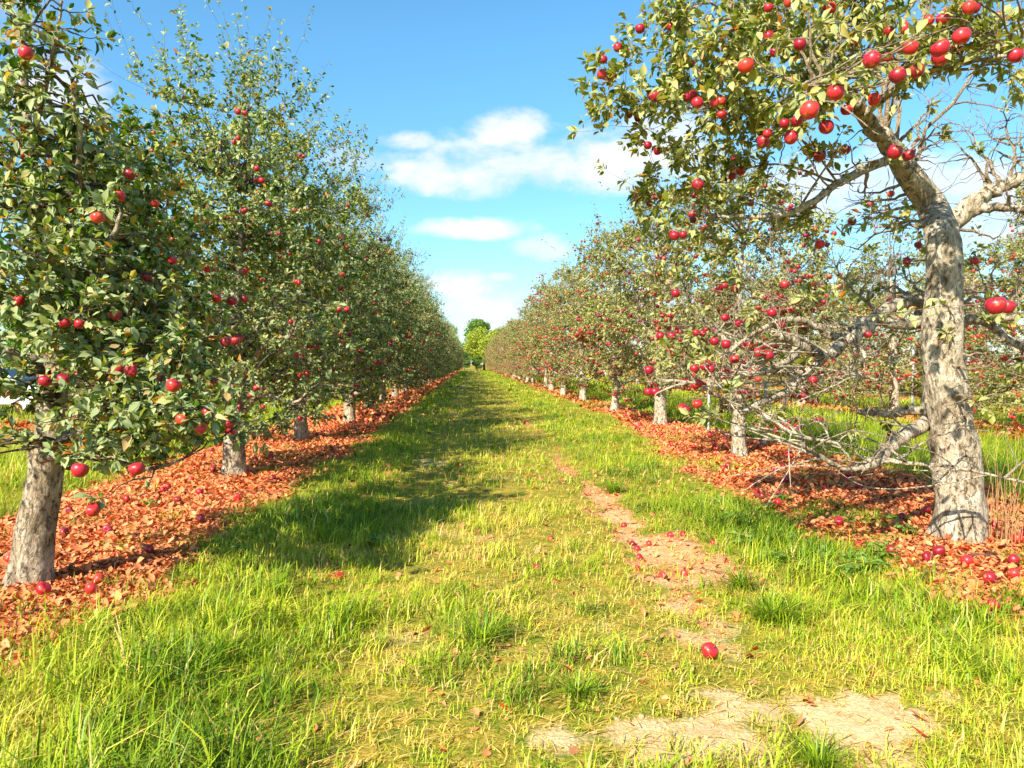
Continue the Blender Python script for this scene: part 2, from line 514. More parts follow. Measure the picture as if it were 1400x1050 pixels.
# ------------------------------------------------------------------ grass
def lush(x, y):
    return sstep(fbm(x + 50, y + 9, .95) + .5 * (vnoise(x, y, 3.7) - .5), .42, .64)


def grass_height(x, y):
    left = np.exp(-((x + 1.5) / .55) ** 2) * .07
    fore = sstep(y, 5.9, 4.9) * sstep(x, -.2, -1.0) * .065
    right = np.exp(-((x - 2.5) / .6) ** 2) * .058 * sstep(y, 3.0, 5.0)
    rfore = sstep(y, 5.2, 4.2) * sstep(x, 1.7, 2.1) * .035
    alley = sstep(x, 5.6, 6.6) * .22 + sstep(x, -4.6, -5.4) * .20
    return .044 + np.maximum.reduce([left, fore, right, rfore, alley]) * (.55 + .9 * fbm(x, y, 1.1)) + .06 * lush(x, y)


def blades(bands, seed, keep):
    rng = rng_of(seed)
    PP, HH, WW, DR, AA, LN, FL = [], [], [], [], [], [], []
    for x0, x1, y0, y1, dens, per, wmin in bands:
        n = int((x1 - x0) * (y1 - y0) * dens / per)
        x, y = rng.uniform(x0, x1, n), rng.uniform(y0, y1, n)
        size = np.exp(rng.normal(-.05, .42, n))                      # every tuft has its own vigour, colour and droop
        hue, dirn, droop = rng.normal(0, .11, n), rng.normal(.5, 1.5, n), rng.uniform(.25, 1.05, n)
        rp = lambda q: np.repeat(q, per)
        spread = .02 + wmin * 2 + .012 * rp(size)
        x, y = rp(x) + rng.normal(0, 1, n * per) * spread, rp(y) + rng.normal(0, 1, n * per) * spread
        so, li = soil_w(x, y), litter_w(x, y)
        d = (1 - .86 * sstep(so, .2, 1.0)) * (1 - .94 * li * (1 - .45 * sstep(fbm(x + 17, y + 3, 2.0), .56, .70))) * (.45 + .55 * np.maximum(lush(x, y), ~((x > -.9) & (x < 1.7)) * .72))
        ok = (rng.random(len(x)) < d) & keep(x, y)
        size, hue, dirn, droop = rp(size)[ok], rp(hue)[ok], rp(dirn)[ok], rp(droop)[ok]
        x, y, so, li = x[ok], y[ok], so[ok], li[ok]
        m = len(x)
        path = sstep(np.abs(x - .35), 1.3, .7)
        flat = rng.random(m) < (.08 + .10 * path * (1 - lush(x, y)) + .3 * so)
        h = grass_height(x, y) * np.clip(size, .4, 1.9) * rng.uniform(.55, 1.2, m) * (1 - .45 * so) * (1 - .4 * li)
        h = np.where(flat, rng.uniform(.05, .14, m), h)
        PP.append(np.stack([x, y, height(x, y) - .006 + flat * rng.uniform(.006, .035, m)], -1)); HH.append(h)
        WW.append(np.maximum(rng.uniform(.0016, .0036, m) * (1 + (h > .14) * .4), wmin * rng.uniform(.7, 1.3, m)))
        dry = .30 * path + .3 * so + 1.0 * (fbm(x + 21, y + 5, .7) - .47) + .25 * (vnoise(x + 3, y + 8, 3.1) - .5) - .34 * lush(x, y) * (.4 + .6 * path) + .11 + .06 * sstep(y, 6, 4) * sstep(x, 1.6, 2.3) - .05 * sstep(y, 5, 7) * sstep(x, 1.6, 2.3)
        dead = flat | (rng.random(m) < (.05 + .12 * path))
        DR.append(np.where(dead, rng.uniform(.74, 1.0, m), np.clip(.35 + dry * .7 + hue + rng.normal(0, .07, m), 0, .85)))
        AA.append(np.where(rng.random(m) < .6, dirn + rng.normal(0, .6, m), rng.uniform(0, 6.28, m)))
        LN.append(np.clip(droop + rng.normal(0, .25, m), .1, 1.3)); FL.append(flat)
    P, h, wd, tint, a, lean, flat = np.vstack(PP), np.concatenate(HH), np.concatenate(WW), np.concatenate(DR), np.concatenate(AA), np.concatenate(LN), np.concatenate(FL)
    n = len(P)
    D = np.stack([np.cos(a), np.sin(a), np.zeros(n)], -1)
    S_ = np.stack([-np.sin(a + rng.normal(0, .5, n)), np.cos(a), np.zeros(n)], -1)
    up = np.array([0, 0, 1.0])
    rise = np.where(flat, .10, 1.0)
    lean = np.where(flat, 1.0, lean)
    def pt(s, wf, sg):
        return P + D * (h * lean * s ** (1.8 if s < 1 else 1))[:, None] + up * (h * s * rise * (1 - .42 * np.minimum(lean, 1) * s * s))[:, None] + S_ * (wd * wf * sg)[:, None]
    V = np.stack([pt(0, 1, -.8), pt(0, 1, .8), pt(.5, 1, -.9), pt(.5, 1, .9), pt(1, 0, 0)], 1).reshape(-1, 3)
    b = (np.arange(n) * 5)[:, None]
    tv = np.repeat(tint, 5) + np.tile([-.04, -.04, 0, 0, .08], n)
    return mesh('grass', V, [b + np.array([0, 1, 3, 2]), b + np.array([2, 3, 4])], M_GRASS, {'tint': np.clip(tv, 0, 1)})


on_path = lambda x, y: (x > -1.0) & (x < 1.75)
off_path = lambda x, y: ~((x > -1.0) & (x < 1.75))
BANDS = [(-4.5, 4.6, 1.6, 5.2, 4400, 8, .0), (-5, 6.5, 5.2, 9, 2500, 8, .0), (-8, 10.5, 9, 18, 620, 6, .004), (-10.5, 14, 18, 40, 190, 5, .009), (-12, 16, 40, 100, 34, 4, .025), (-4, 7, 100, 190, 16, 4, .05)]
tag(obj('mown_grass', blades(BANDS, 11, on_path)), 'short worn grass of the path between the two rows, yellowed with straw', 'grass', None, 'stuff')
EXTRA = [(6.0, 11.5, 5.5, 9, 700, 8, .0), (-10, -4.8, 6.5, 9, 500, 8, .0), (14, 26, 12, 45, 40, 4, .012), (-26, -10, 12, 45, 40, 4, .012)]
tag(obj('tall_grass', blades(BANDS + EXTRA, 12, off_path)), 'longer green grass on the verges and in the alleys between rows', 'grass', None, 'stuff')

# ------------------------------------------------------------------ leaf litter
def litter(bands, seed):
    rng = rng_of(seed)
    PP, LL = [], []
    for x0, x1, y0, y1, dens, size, mode in bands:
        n = int((x1 - x0) * (y1 - y0) * dens)
        x, y = rng.uniform(x0, x1, n), rng.uniform(y0, y1, n)
        wgt = litter_w(x, y) if mode == 'row' else .24 + .8 * soil_w(x, y) * sstep(y, 3.6, 5.0)
        ok = rng.random(n) < wgt ** 1.2
        x, y = x[ok], y[ok]
        PP.append(np.stack([x, y, height(x, y) + rng.uniform(.002, .028 if mode == 'row' else .010, len(x))], -1))
        LL.append(size * np.clip(np.exp(rng.normal(-.05, .35, len(x))), .4, 1.6))
    P, L = np.vstack(PP), np.concatenate(LL)
    n = len(P)
    a = rng.uniform(0, 2 * math.pi, n)
    D = np.stack([np.cos(a), np.sin(a), rng.normal(.0, .22, n)], -1)
    N = np.stack([rng.normal(0, .45, n), rng.normal(0, .45, n), np.ones(n)], -1)
    V, F, k = leaf_mesh_arrays(P, D, N, L, L * rng.uniform(.24, .36, n), rng.uniform(-.8, .45, n), rng.uniform(-.3, 1.2, n), rng)
    V[:, 2] = np.maximum(V[:, 2], height(V[:, 0], V[:, 1]) + .002)
    broad = vnoise(P[:, 0], P[:, 1], 1.4) * .25
    tint = np.clip(rng.beta(1.0, 1.35, n) + broad - .12, 0, 1)
    tv = np.repeat(tint, k)
    m = min(900, n // 40)                                            # broken sticks lie among the leaves
    q = P[rng.choice(n, m)]
    a = rng.uniform(0, 6.28, m)
    d = np.stack([np.cos(a), np.sin(a), rng.normal(0, .08, m)], -1) * rng.uniform(.05, .28, (m, 1))
    sv, sq, _ = tubes(np.stack([q, q + d * .5 + rng.normal(0, .008, (m, 3)), q + d], 1) + np.array((0, 0, .012)), rng.uniform(.0015, .0045, (m, 1)) * np.array([[1, .9, .5]]), 4)
    nf = sum(len(f) for f in F)
    return mesh('leaf_litter', np.vstack([V, sv]), F + [sq + len(V)], [M_LITTER, M_TWIG_L], {'tint': np.concatenate([tv, np.zeros(len(sv))])}, mat_idx=[0] * nf + [1] * len(sq))


tag(obj('leaf_litter', litter([(-5.6, -1.6, 3.2, 9, 1150, .046, 'row'), (-5.6, -1.6, 9, 20, 600, .055, 'row'), (-5.6, -1.6, 20, 60, 80, .12, 'row'), (-5.6, -1.6, 60, 150, 10, .3, 'row'), (LEFT2_X - 2, LEFT2_X + 2, 8, 40, 30, .14, 'row')], 21)),
    'orange and brown fallen leaves under the row that shades the path', 'fallen leaves', None, 'stuff')
tag(obj('leaf_litter', litter([(2.4, 7.2, 3.0, 9, 1150, .046, 'row'), (2.4, 7.2, 9, 20, 600, .055, 'row'), (2.4, 7.2, 20, 60, 70, .12, 'row'), (2.4, 7.2, 60, 150, 8, .3, 'row'), (RIGHT2_X - 2.2, RIGHT2_X + 2.2, 8, 50, 30, .14, 'row')], 22)),
    'orange fallen leaves under the sunny row with bare branches', 'fallen leaves', None, 'stuff')
tag(obj('leaf_litter', litter([(-1.6, 2.9, 2.6, 12, 130, .045, 'path'), (-1.6, 2.9, 12, 30, 10, .08, 'path')], 23)), 'stray brown leaves scattered over the grass path and soil track', 'fallen leaves', None, 'stuff')

# ------------------------------------------------------------------ apples
def apple_mesh(name, rng, nu=14, nv=11):
    ph = np.linspace(0, math.pi, nv)
    r = np.sin(ph) ** .92 * (1 + rng.uniform(.08, .17) * np.cos(ph)) 
    z = .98 * np.cos(ph) - .32 * np.exp(-(ph / .42) ** 2) + .20 * np.exp(-((math.pi - ph) / .35) ** 2)
    th = np.arange(nu) * 2 * math.pi / nu
    lob = 1 + .035 * np.cos(5 * th + rng.uniform(0, 6)) + rng.uniform(-.05, .05) * np.cos(th + rng.uniform(0, 6)) + .03 * np.cos(2 * th + rng.uniform(0, 6))
    V = np.stack([r[:, None] * np.cos(th) * lob, r[:, None] * np.sin(th) * lob * rng.uniform(.95, 1.03), np.repeat(z[:, None], nu, 1) * rng.uniform(.94, 1.04)], -1)
    V = V.reshape(-1, 3) * .5
    i = (np.arange(nv - 1)[:, None] * nu + np.arange(nu)[None, :]).ravel()
    j = (np.arange(nv - 1)[:, None] * nu + ((np.arange(nu) + 1) % nu)[None, :]).ravel()
    Q = np.stack([i, i + nu, j + nu, j], -1)
    P = np.array([[[0, 0, .22], [.02, .01, .42], [.08, .03, .64]]])
    sv, sq, _ = tubes(P, np.array([[.028, .024, .036]]), 5)
    return mesh(name, np.vstack([V, sv]), [Q, sq + len(V)], [M_APPLE, M_STEM], mat_idx=[0] * len(Q) + [1] * len(sq))


APPLES = [apple_mesh('apple', rng_of(300 + k)) for k in range(4)]
APPLES_LOW = [apple_mesh('apple', rng_of(310 + k), 8, 7) for k in range(2)]


def apple_mass(positions, sizes, rng):
    """Many small apples too far or too many to tell apart, as one part."""
    me = APPLES_LOW[0]
    base = np.empty(len(me.vertices) * 3, np.float32)
    me.vertices.foreach_get('co', base)
    base = base.reshape(-1, 3)[:56]
    nu, nv = 8, 7
    i = (np.arange(nv - 1)[:, None] * nu + np.arange(nu)[None, :]).ravel()
    j = (np.arange(nv - 1)[:, None] * nu + ((np.arange(nu) + 1) % nu)[None, :]).ravel()
    Q = np.stack([i, i + nu, j + nu, j], -1)
    n = len(positions)
    V = positions[:, None, :] + base[None] * sizes[:, None, None]
    F = (Q[None] + (np.arange(n) * 56)[:, None, None]).reshape(-1, 4)
    return mesh('small_apples', V.reshape(-1, 3), [F], M_APPLE)


# ------------------------------------------------------------------ trees
def connect(T, NP, ND, NR, NL, n, rng, r_cap, r_end, up=0.15, wob=0.05, origin=None, r_frac=.6):
    """A curved shoot from the best existing node to every target point."""
    out_r = np.linalg.norm(T[:, :2], axis=1) if origin is None else np.linalg.norm(T - origin, axis=1)
    nr = np.linalg.norm(NP[:, :2], axis=1) if origin is None else np.linalg.norm(NP - origin, axis=1)
    idx = np.empty(len(T), int)
    for a in range(0, len(T), 400):
        q = T[a:a + 400]
        d = np.linalg.norm(q[:, None] - NP[None], axis=2)
        d = d + .6 * np.maximum(nr[None] - out_r[a:a + 400, None], 0) + 1.3 * np.maximum(NP[None, :, 2] - q[:, None, 2] - .05, 0)
        idx[a:a + 400] = np.argmin(d, axis=1)
    p0 = NP[idx]
    v = T - p0
    L = np.linalg.norm(v, axis=1, keepdims=True)
    d0 = norm(.55 * ND[idx] + norm(v))
    d1 = norm(norm(v) + np.array([0, 0, up * 2]))
    p1, p2 = p0 + d0 * L * .35, T - d1 * L * .3
    s = np.linspace(0, 1, n)[None, :, None]
    P = (1 - s) ** 3 * p0[:, None] + 3 * s * (1 - s) ** 2 * p1[:, None] + 3 * s * s * (1 - s) * p2[:, None] + s ** 3 * T[:, None]
    wv = rng.normal(0, 1, P.shape) * (L * wob)[:, None, :]
    wv[:, 0] = 0
    P = P + wv
    r0 = np.minimum(NR[idx] * r_frac, r_cap)
    ss = np.linspace(0, 1, n)[None]
    Rr = r0[:, None] * (1 - ss) + np.minimum(r_end, r0)[:, None] * ss
    D = np.gradient(P, axis=1)
    return P, norm(D), Rr, NL[idx]


def trunk_tube(pts, rad, k, rng, m=40, flare=.5, knots=5):
    P = resample(pts, m)
    rr = np.interp(np.linspace(0, 1, m), np.linspace(0, 1, len(rad)), rad)
    V, Q, cap = tubes(P[None], rr[None], k)
    V = V.reshape(m, k, 3)
    th = np.arange(k) * 2 * math.pi / k
    zz = P[:, 2] - P[0, 2]
    f = 1 + .10 * (vnoise(np.cos(th)[None] * 2.2 + 9 + rng.uniform(0, 50), np.sin(th)[None] * 2.2 + zz[:, None] * 4.5, 1.) - .5) * 2
    f = f + .05 * (vnoise(np.cos(th)[None] * 5 + 19, np.sin(th)[None] * 5 + zz[:, None] * 14, 1.) - .5) * 2
    ph = rng.uniform(0, 6)
    f = f + flare * np.exp(-zz[:, None] / .13) * (.65 + .5 * np.cos(3 * th + ph)[None] + .25 * np.cos(5 * th + 2 * ph)[None])
    for _ in range(knots):
        a, z0 = rng.uniform(0, 6.28), rng.uniform(.25, max(.4, zz.max() * .6))
        dd = (np.angle(np.exp(1j * (th[None] - a))) / .45) ** 2 + ((zz[:, None] - z0) / .07) ** 2
        f = f + .22 * np.exp(-dd)
    V = P[:, None] + (V - P[:, None]) * f[:, :, None]
    return V.reshape(-1, 3), Q, cap, P, rr


class Tree:
    """Grows one apple tree in its own coordinates and keeps the meshes of its parts."""

    def __init__(s, seed, trunk, rad, limbs, clumps, leaf_mat, bark, twig_mat, leaf_len=.075, leaves_per=20, shoots=(), apples=60, hero=(), hero_size=.09, extra_apples=0,
                 tint=(.42, .22), simple=False, apple_zone=None, merge=False, knots=5, trunk_k=20, tw_r=.0042, flare=.5, apple_d=.085, droop=.25):
        rng = rng_of(seed)
        s.parts = []
        tv, tq, tcap, tp, tr_ = trunk_tube(trunk, rad, trunk_k, rng, knots=knots, flare=flare)
        bins = {0: [(tv, tq)]}
        NP, ND, NR, NL = [tp], [norm(np.gradient(tp, axis=0))], [tr_], [np.zeros(len(tp), int)]
        own = tp[:, 2] > .55
        NP, ND, NR, NL = [tp[own]], [ND[0][own]], [tr_[own]], [NL[0][own]]
        for li, lb in enumerate(limbs):
            pts, r0, r1 = lb[:3]
            m = max(8, int(6 * len(pts)))
            P = resample(pts, m)
            P[2:] += rng.normal(0, 1, (m - 2, 3)) * r0 * .10
            rr = r0 + (r1 - r0) * np.linspace(0, 1, m) ** .8
            rr = rr * (1 + rng.normal(0, .05, m))
            rr[0] *= 1.25
            V, Q, cap = tubes(P[None], rr[None], 10 if r0 > .03 else 7)
            b = li + 1 if not (len(lb) > 3) else lb[3]
            bins.setdefault(b, []).append((V, Q))
            if r1 > .012:
                bins[b].append((V, cap))
            NP.append(P); ND.append(norm(np.gradient(P, axis=0))); NR.append(rr); NL.append(np.full(m, b))
        cat = lambda: (np.vstack(NP), np.vstack(ND), np.concatenate(NR), np.concatenate(NL))

        def inside(c, r, n, shell):
            q = norm(rng.normal(0, 1, (n, 3))) * (rng.random((n, 1)) ** shell)
            q = q * np.where(rng.random((n, 1)) < .15, rng.uniform(1.1, 1.6, (n, 1)), 1.0)
            q = np.asarray(c) + q * np.asarray(r)
            q[:, 2] = np.maximum(q[:, 2], .35)
            return q
        BT = np.vstack([inside(c[0], np.asarray(c[1]) * .8, c[2], .5) for c in clumps if c[2]])
        P, D, Rr, L = connect(BT, *cat(), 9, rng, .022, .005, .12, .022)
        s.tw = []
        thick = {}
        for b in np.unique(L):
            V, Q, _ = tubes(P[L == b], Rr[L == b], 6)
            bins.setdefault(b, []).append((V, Q, 1))
        NP.append(P[:, 2:].reshape(-1, 3)); ND.append(D[:, 2:].reshape(-1, 3)); NR.append(Rr[:, 2:].ravel()); NL.append(np.repeat(L, 7))
        TT, leafy = [], []
        for c in clumps:
            TT.append(inside(c[0], c[1], c[3], .42)); leafy.append(np.full(c[3], c[4]))
        if len(hero):
            TT.append(np.asarray([h[0] for h in hero]) + np.array([0, 0, .07])); leafy.append(np.full(len(hero), .6))
        TT, leafy = np.vstack(TT), np.concatenate(leafy)
        P, D, Rr, L = connect(TT, *cat(), 6, rng, tw_r * 1.7, tw_r * .42, .10, .03, None, .7)
        has = rng.random(len(TT)) < leafy
        lf = [(P[has], D[has], leaves_per, .2)]
        for b in np.unique(L):
            V, Q, _ = tubes(P[L == b], Rr[L == b], 4)
            bins.setdefault(b, []).append((V, Q, 1))
        NP.append(P[:, 1:].reshape(-1, 3)); ND.append(D[:, 1:].reshape(-1, 3)); NR.append(Rr[:, 1:].ravel()); NL.append(np.repeat(L, 5))
        s.twP, s.twLeafy = P, has
        # upright one-year shoots
        for (c, r, n, l0, l1, lp) in shoots:
            T = inside(c, r, n, .5)
            T[:, 2] += rng.uniform(l0, l1, n) * .5
            p2, d2, r2, l2 = connect(T, *cat(), 7, rng, .007, .002, .8, .015, None, .9)
            for b in np.unique(l2):
                V, Q, _ = tubes(p2[l2 == b], r2[l2 == b], 4)
                bins.setdefault(b, []).append((V, Q, 1))
            if lp: lf.append((p2, d2, lp, .15))
        # leaves
        PP, DD, TW = [], [], []
        for p, d, per, s0 in lf:
            B, n, _ = p.shape
            if not B: continue
            spur = rng.uniform(s0, 1.0, (B, max(3, per // 4)))
            spur[:, 0] = 1.0
            if s0 < .18: spur = np.tile(np.linspace(s0, 1.0, per), (B, 1))      # upright shoots are leafy all along
            q = np.clip(np.take_along_axis(spur, rng.integers(0, spur.shape[1], (B, per)), 1) + rng.normal(0, .025, (B, per)), 0, .999) * (n - 1)
            i = np.minimum(q.astype(int), n - 2)
            f = (q - i)[..., None]
            bi = np.arange(B)[:, None]
            PP.append((p[bi, i] * (1 - f) + p[bi, i + 1] * f).reshape(-1, 3))
            DD.append(d[bi, i].reshape(-1, 3))
        PP, DD = np.vstack(PP), np.vstack(DD)
        n = len(PP)
        side = norm(np.cross(DD, rng.normal(0, 1, (n, 3))))
        outw = PP - np.array([0, 0, 0]); outw[:, 2] = 0
        outw = norm(outw)
        ld = norm(DD * rng.uniform(.2, .9, (n, 1)) + side + outw * .25 + np.array([0, 0, -1]) * rng.uniform(-.25, droop * 2, (n, 1)))
        PP = PP + ld * rng.uniform(.005, .03, (n, 1))
        nn = norm(np.array([0, 0, 1.0]) + outw * .35 + rng.normal(0, .55, (n, 3)))
        LL = leaf_len * np.clip(np.exp(rng.normal(-.03, .28, n)), .45, 1.6)
        V, F, k = leaf_mesh_arrays(PP, ld, nn, LL, LL * rng.uniform(.22, .30, n), rng.uniform(-.25, .65, n), rng.uniform(.0, .9, n), rng, simple)
        tv_ = rng.normal(tint[0], tint[1], n)
        s.leaves = mesh('crown', V, F, leaf_mat, {'tint': np.repeat(np.clip(tv_, 0, .995), k)})
        # bark meshes
        s.bark = []
        if merge:
            bins = {0: [x for b in bins.values() for x in b]}
        for b, chunks in sorted(bins.items()):
            VV, FF, MI, off = [], [], [], 0
            quads, ngons = [], []
            for ch in chunks:
                if len(ch) == 2 and ch[1].shape[1] != 4:
                    ngons.append((ch[1] + last_off)); continue
                VV.append(ch[0]); quads.append(ch[1] + off); MI += [1 if len(ch) == 3 else 0] * len(ch[1])
                last_off = off
                off += len(ch[0])
            polys = [np.vstack(quads)] + ngons
            MI += [0] * sum(len(q) for q in ngons)
            s.bark.append(('trunk' if b == 0 else 'limb', mesh('trunk' if b == 0 else 'limb', np.vstack(VV), polys, [bark, twig_mat], mat_idx=MI)))
        # apples
        s.apples = []
        for pos, size in hero:
            s.apples.append((np.asarray(pos, float), size, rng.uniform(0, 6.28)))
        ends = P[:, 3:].reshape(-1, 3)
        wgt = np.ones(len(ends)) if apple_zone is None else np.array([apple_zone(e) for e in ends])
        rho = np.hypot(ends[:, 0], ends[:, 1])
        zb = np.clip(((ends[:, 2] - .5) / .5).astype(int), 0, 19)
        top_r = np.array([np.percentile(rho[zb == b_], 92) if (zb == b_).any() else 1.0 for b_ in range(20)])
        wgt = np.maximum(wgt, 0) * np.clip(rho / top_r[zb], 0, 1.3) ** 4
        wgt = wgt / wgt.sum()
        total = apples + extra_apples
        pos = []
        while len(pos) < total:
            e = ends[rng.choice(len(ends), p=wgt)]
            for _ in range(rng.integers(1, 4)):
                o_ = e[:2] / max(.3, float(np.hypot(e[0], e[1])))
                q = e + np.array([rng.normal(0, .05) + o_[0] * .05, rng.normal(0, .05) + o_[1] * .05, -.055 - rng.uniform(0, .03)])
                if all(np.sum((q - z) ** 2) > .0056 for z in pos) and all(np.sum((q - z[0]) ** 2) > .007 for z in s.apples[:len(hero)]):
                    pos.append(q)
        pos = pos[:total]
        for q in pos[:apples]:
            s.apples.append((q, apple_d * rng.uniform(.85, 1.12), rng.uniform(0, 6.28)))
        s.mass = None
        if extra_apples:
            q = np.array(pos[apples:])
            s.mass = apple_mass(q, apple_d * rng.uniform(.85, 1.1, len(q)), rng)
        s.rng = rng

    def plant(s, name, loc, rotz, label, group, scale=1.0):
        root = bpy.data.objects.new(name, None)
        COL.objects.link(root)
        root.location = loc
        root.rotation_euler = (0, 0, rotz)
        root.scale = (scale,) * 3
        root.empty_display_size = .3
        tag(root, label, 'tree', group)
        for nm, me in s.bark: obj(nm, me, root)
        obj('crown', s.leaves, root)
        for k, (q, size, a) in enumerate(s.apples):
            obj('apple', APPLES[k % 4], root, q, (.35 * math.sin(k * 2.3), .35 * math.cos(k * 1.7), a), size)
        if s.mass is not None: tag(obj('small_apples', s.mass, root), kind='stuff')
        return root


def copy_tree(root, loc, rotz, label, scale=1.0):
    r = root.copy()
    COL.objects.link(r)
    r.location, r.rotation_euler, r.scale = loc, (0, 0, rotz), (scale,) * 3
    r['label'] = label
    for ch in root.children:
        c = ch.copy()
        COL.objects.link(c)
        c.parent = r
    return r


def generic(seed, ax, ay, top, style, **kw):
    """Clumps, limbs and shoots of an ordinary orchard tree: ax across the row, ay along it."""
    rng = rng_of(seed * 13 + 5)
    trunk_h = 1.25 + rng.uniform(-.1, .25)
    lean = rng.normal(0, .06, 2)
    tp = [(0, 0, -.06), (lean[0] * .3, lean[1] * .3, .5), (lean[0] * .7, lean[1] * .7, trunk_h), (lean[0] * 1.5, lean[1] * 1.5, top * .42), (lean[0] * 2 + .1, lean[1] * 2, top * .68)]
    tr0 = rng.uniform(.12, .155)
    rad = [tr0 * 1.1, tr0, tr0 * .88, tr0 * .5, tr0 * .2]
    clumps, limbs = [], []
    L = style == 'left'
    lev = [(1.40, .95, 6), (2.2, 1.0, 7), (3.05, 1.0, 6), (3.9, .92, 6), (4.7, .74, 5), (5.35, .45, 3)] if L else [(1.35, .95, 6), (2.05, 1.0, 7), (2.8, 1.0, 6), (3.5, .9, 6), (4.15, .66, 4), (4.6, .3, 2)]
    zs = top / 6.2 if L else top / 5.2
    a0 = rng.uniform(0, 6)
    for z, f, n in lev:
        a0 += .5
        for k in range(n):
            a = a0 + k * 2 * math.pi / n + rng.normal(0, .25)
            rr = f * rng.uniform(.55, .78)
            c = (math.cos(a) * ax * rr, math.sin(a) * ay * rr, z * zs + rng.normal(0, .18))
            sz = rng.uniform(.62, .95) * (.72 if z > 4.5 else 1)
            bare = rng.random() < (.04 if L else (.16 if z < 2.6 else .05))
            den = rng.uniform(.75, 1.2)
            if L:
                clumps.append((c, (sz * .8, sz * 1.05, sz * .72), int(6 * sz), int(74 * sz * den * (1 if z < 3.4 else .72)), .06 if bare else .97))
            else:
                clumps.append((c, (sz * .85, sz * 1.05, sz * .62), int(7 * sz), int(88 * sz * den), .10 if bare else rng.uniform(.6, .92)))
            if z < 3.4 and k % 2 == 0 or (z < 2 and k % 3 == 0):
                zb = min(max(.75, c[2] * .62 - .1), top * .5)
                b0 = np.array((lean[0] * .8, lean[1] * .8, zb))
                e = np.array(c)
                mid = b0 + (e - b0) * .5 + np.array((rng.normal(0, .12), rng.normal(0, .12), rng.uniform(-.05, .2)))
                q = b0 + (e - b0) * .8 + np.array((rng.normal(0, .1), rng.normal(0, .1), rng.uniform(-.12, .1)))
                limbs.append(([b0, mid, q, e], rng.uniform(.045, .075), .013))
    for k in range((5 if L else 6) if kw.get('merge') else 2):
        a = rng.uniform(0, 6.28)
        clumps.append(((math.cos(a) * ax * .62, math.sin(a) * ay * .62, rng.uniform(.75, 1.0)), (.55, .7, .3), 4, 36, .9 if L else .6))
    if L:
        for z in (1.75, 2.4, 3.1, 3.8, 4.5):
            a = rng.uniform(0, 6.28)
            for q in (a, a + 2.1, a + 4.2):
                clumps.append(((math.cos(q) * .5, math.sin(q) * .6, z * zs), (.6, .7, .5), 4, 42, .97))
    sh = [((0, 0, top * .90), (ax * .8, ay * .9, .6), 120, .6, 1.5, 22), ((0, 0, top * .66), (ax * 1.0, ay * 1.0, .9), 70, .4, 1.0, 15), ((0, 0, top * .4), (ax * 1.15, ay * 1.05, .9), 40, .2, .6, 14)] if L else \
         [((0, 0, top * .86), (ax * .8, ay * .9, .5), 40, .5, 1.2, 12), ((0, 0, top * .6), (ax * 1.0, ay * 1.0, .8), 40, .3, .8, 10), ((0, 0, top * .4), (ax * 1.1, ay * 1.0, .8), 30, .2, .6, 8)]
    lm, bk, tw = (M_LEAF_L, M_BARK_L, M_TWIG_L) if L else (M_LEAF_R, M_BARK, M_TWIG_R)
    zone = (lambda e: 1.0 + 1.2 * (1.2 < e[2] < 3.2) + .6 * np.hypot(e[0], e[1]) - .9 * (e[2] > 4)) if L else (lambda e: 1.0 + 2.0 * (e[2] < 3.0) + .8 * np.hypot(e[0], e[1]))
    d = dict(leaves_per=23 if L else 19, leaf_len=.058 if L else .060, shoots=sh, tint=(.51, .26) if L else (.54, .24), apple_zone=zone, tw_r=.0040 if L else .0046)
    d.update(kw)
    return Tree(seed, tp, rad, limbs, clumps, lm, bk, tw, **d)


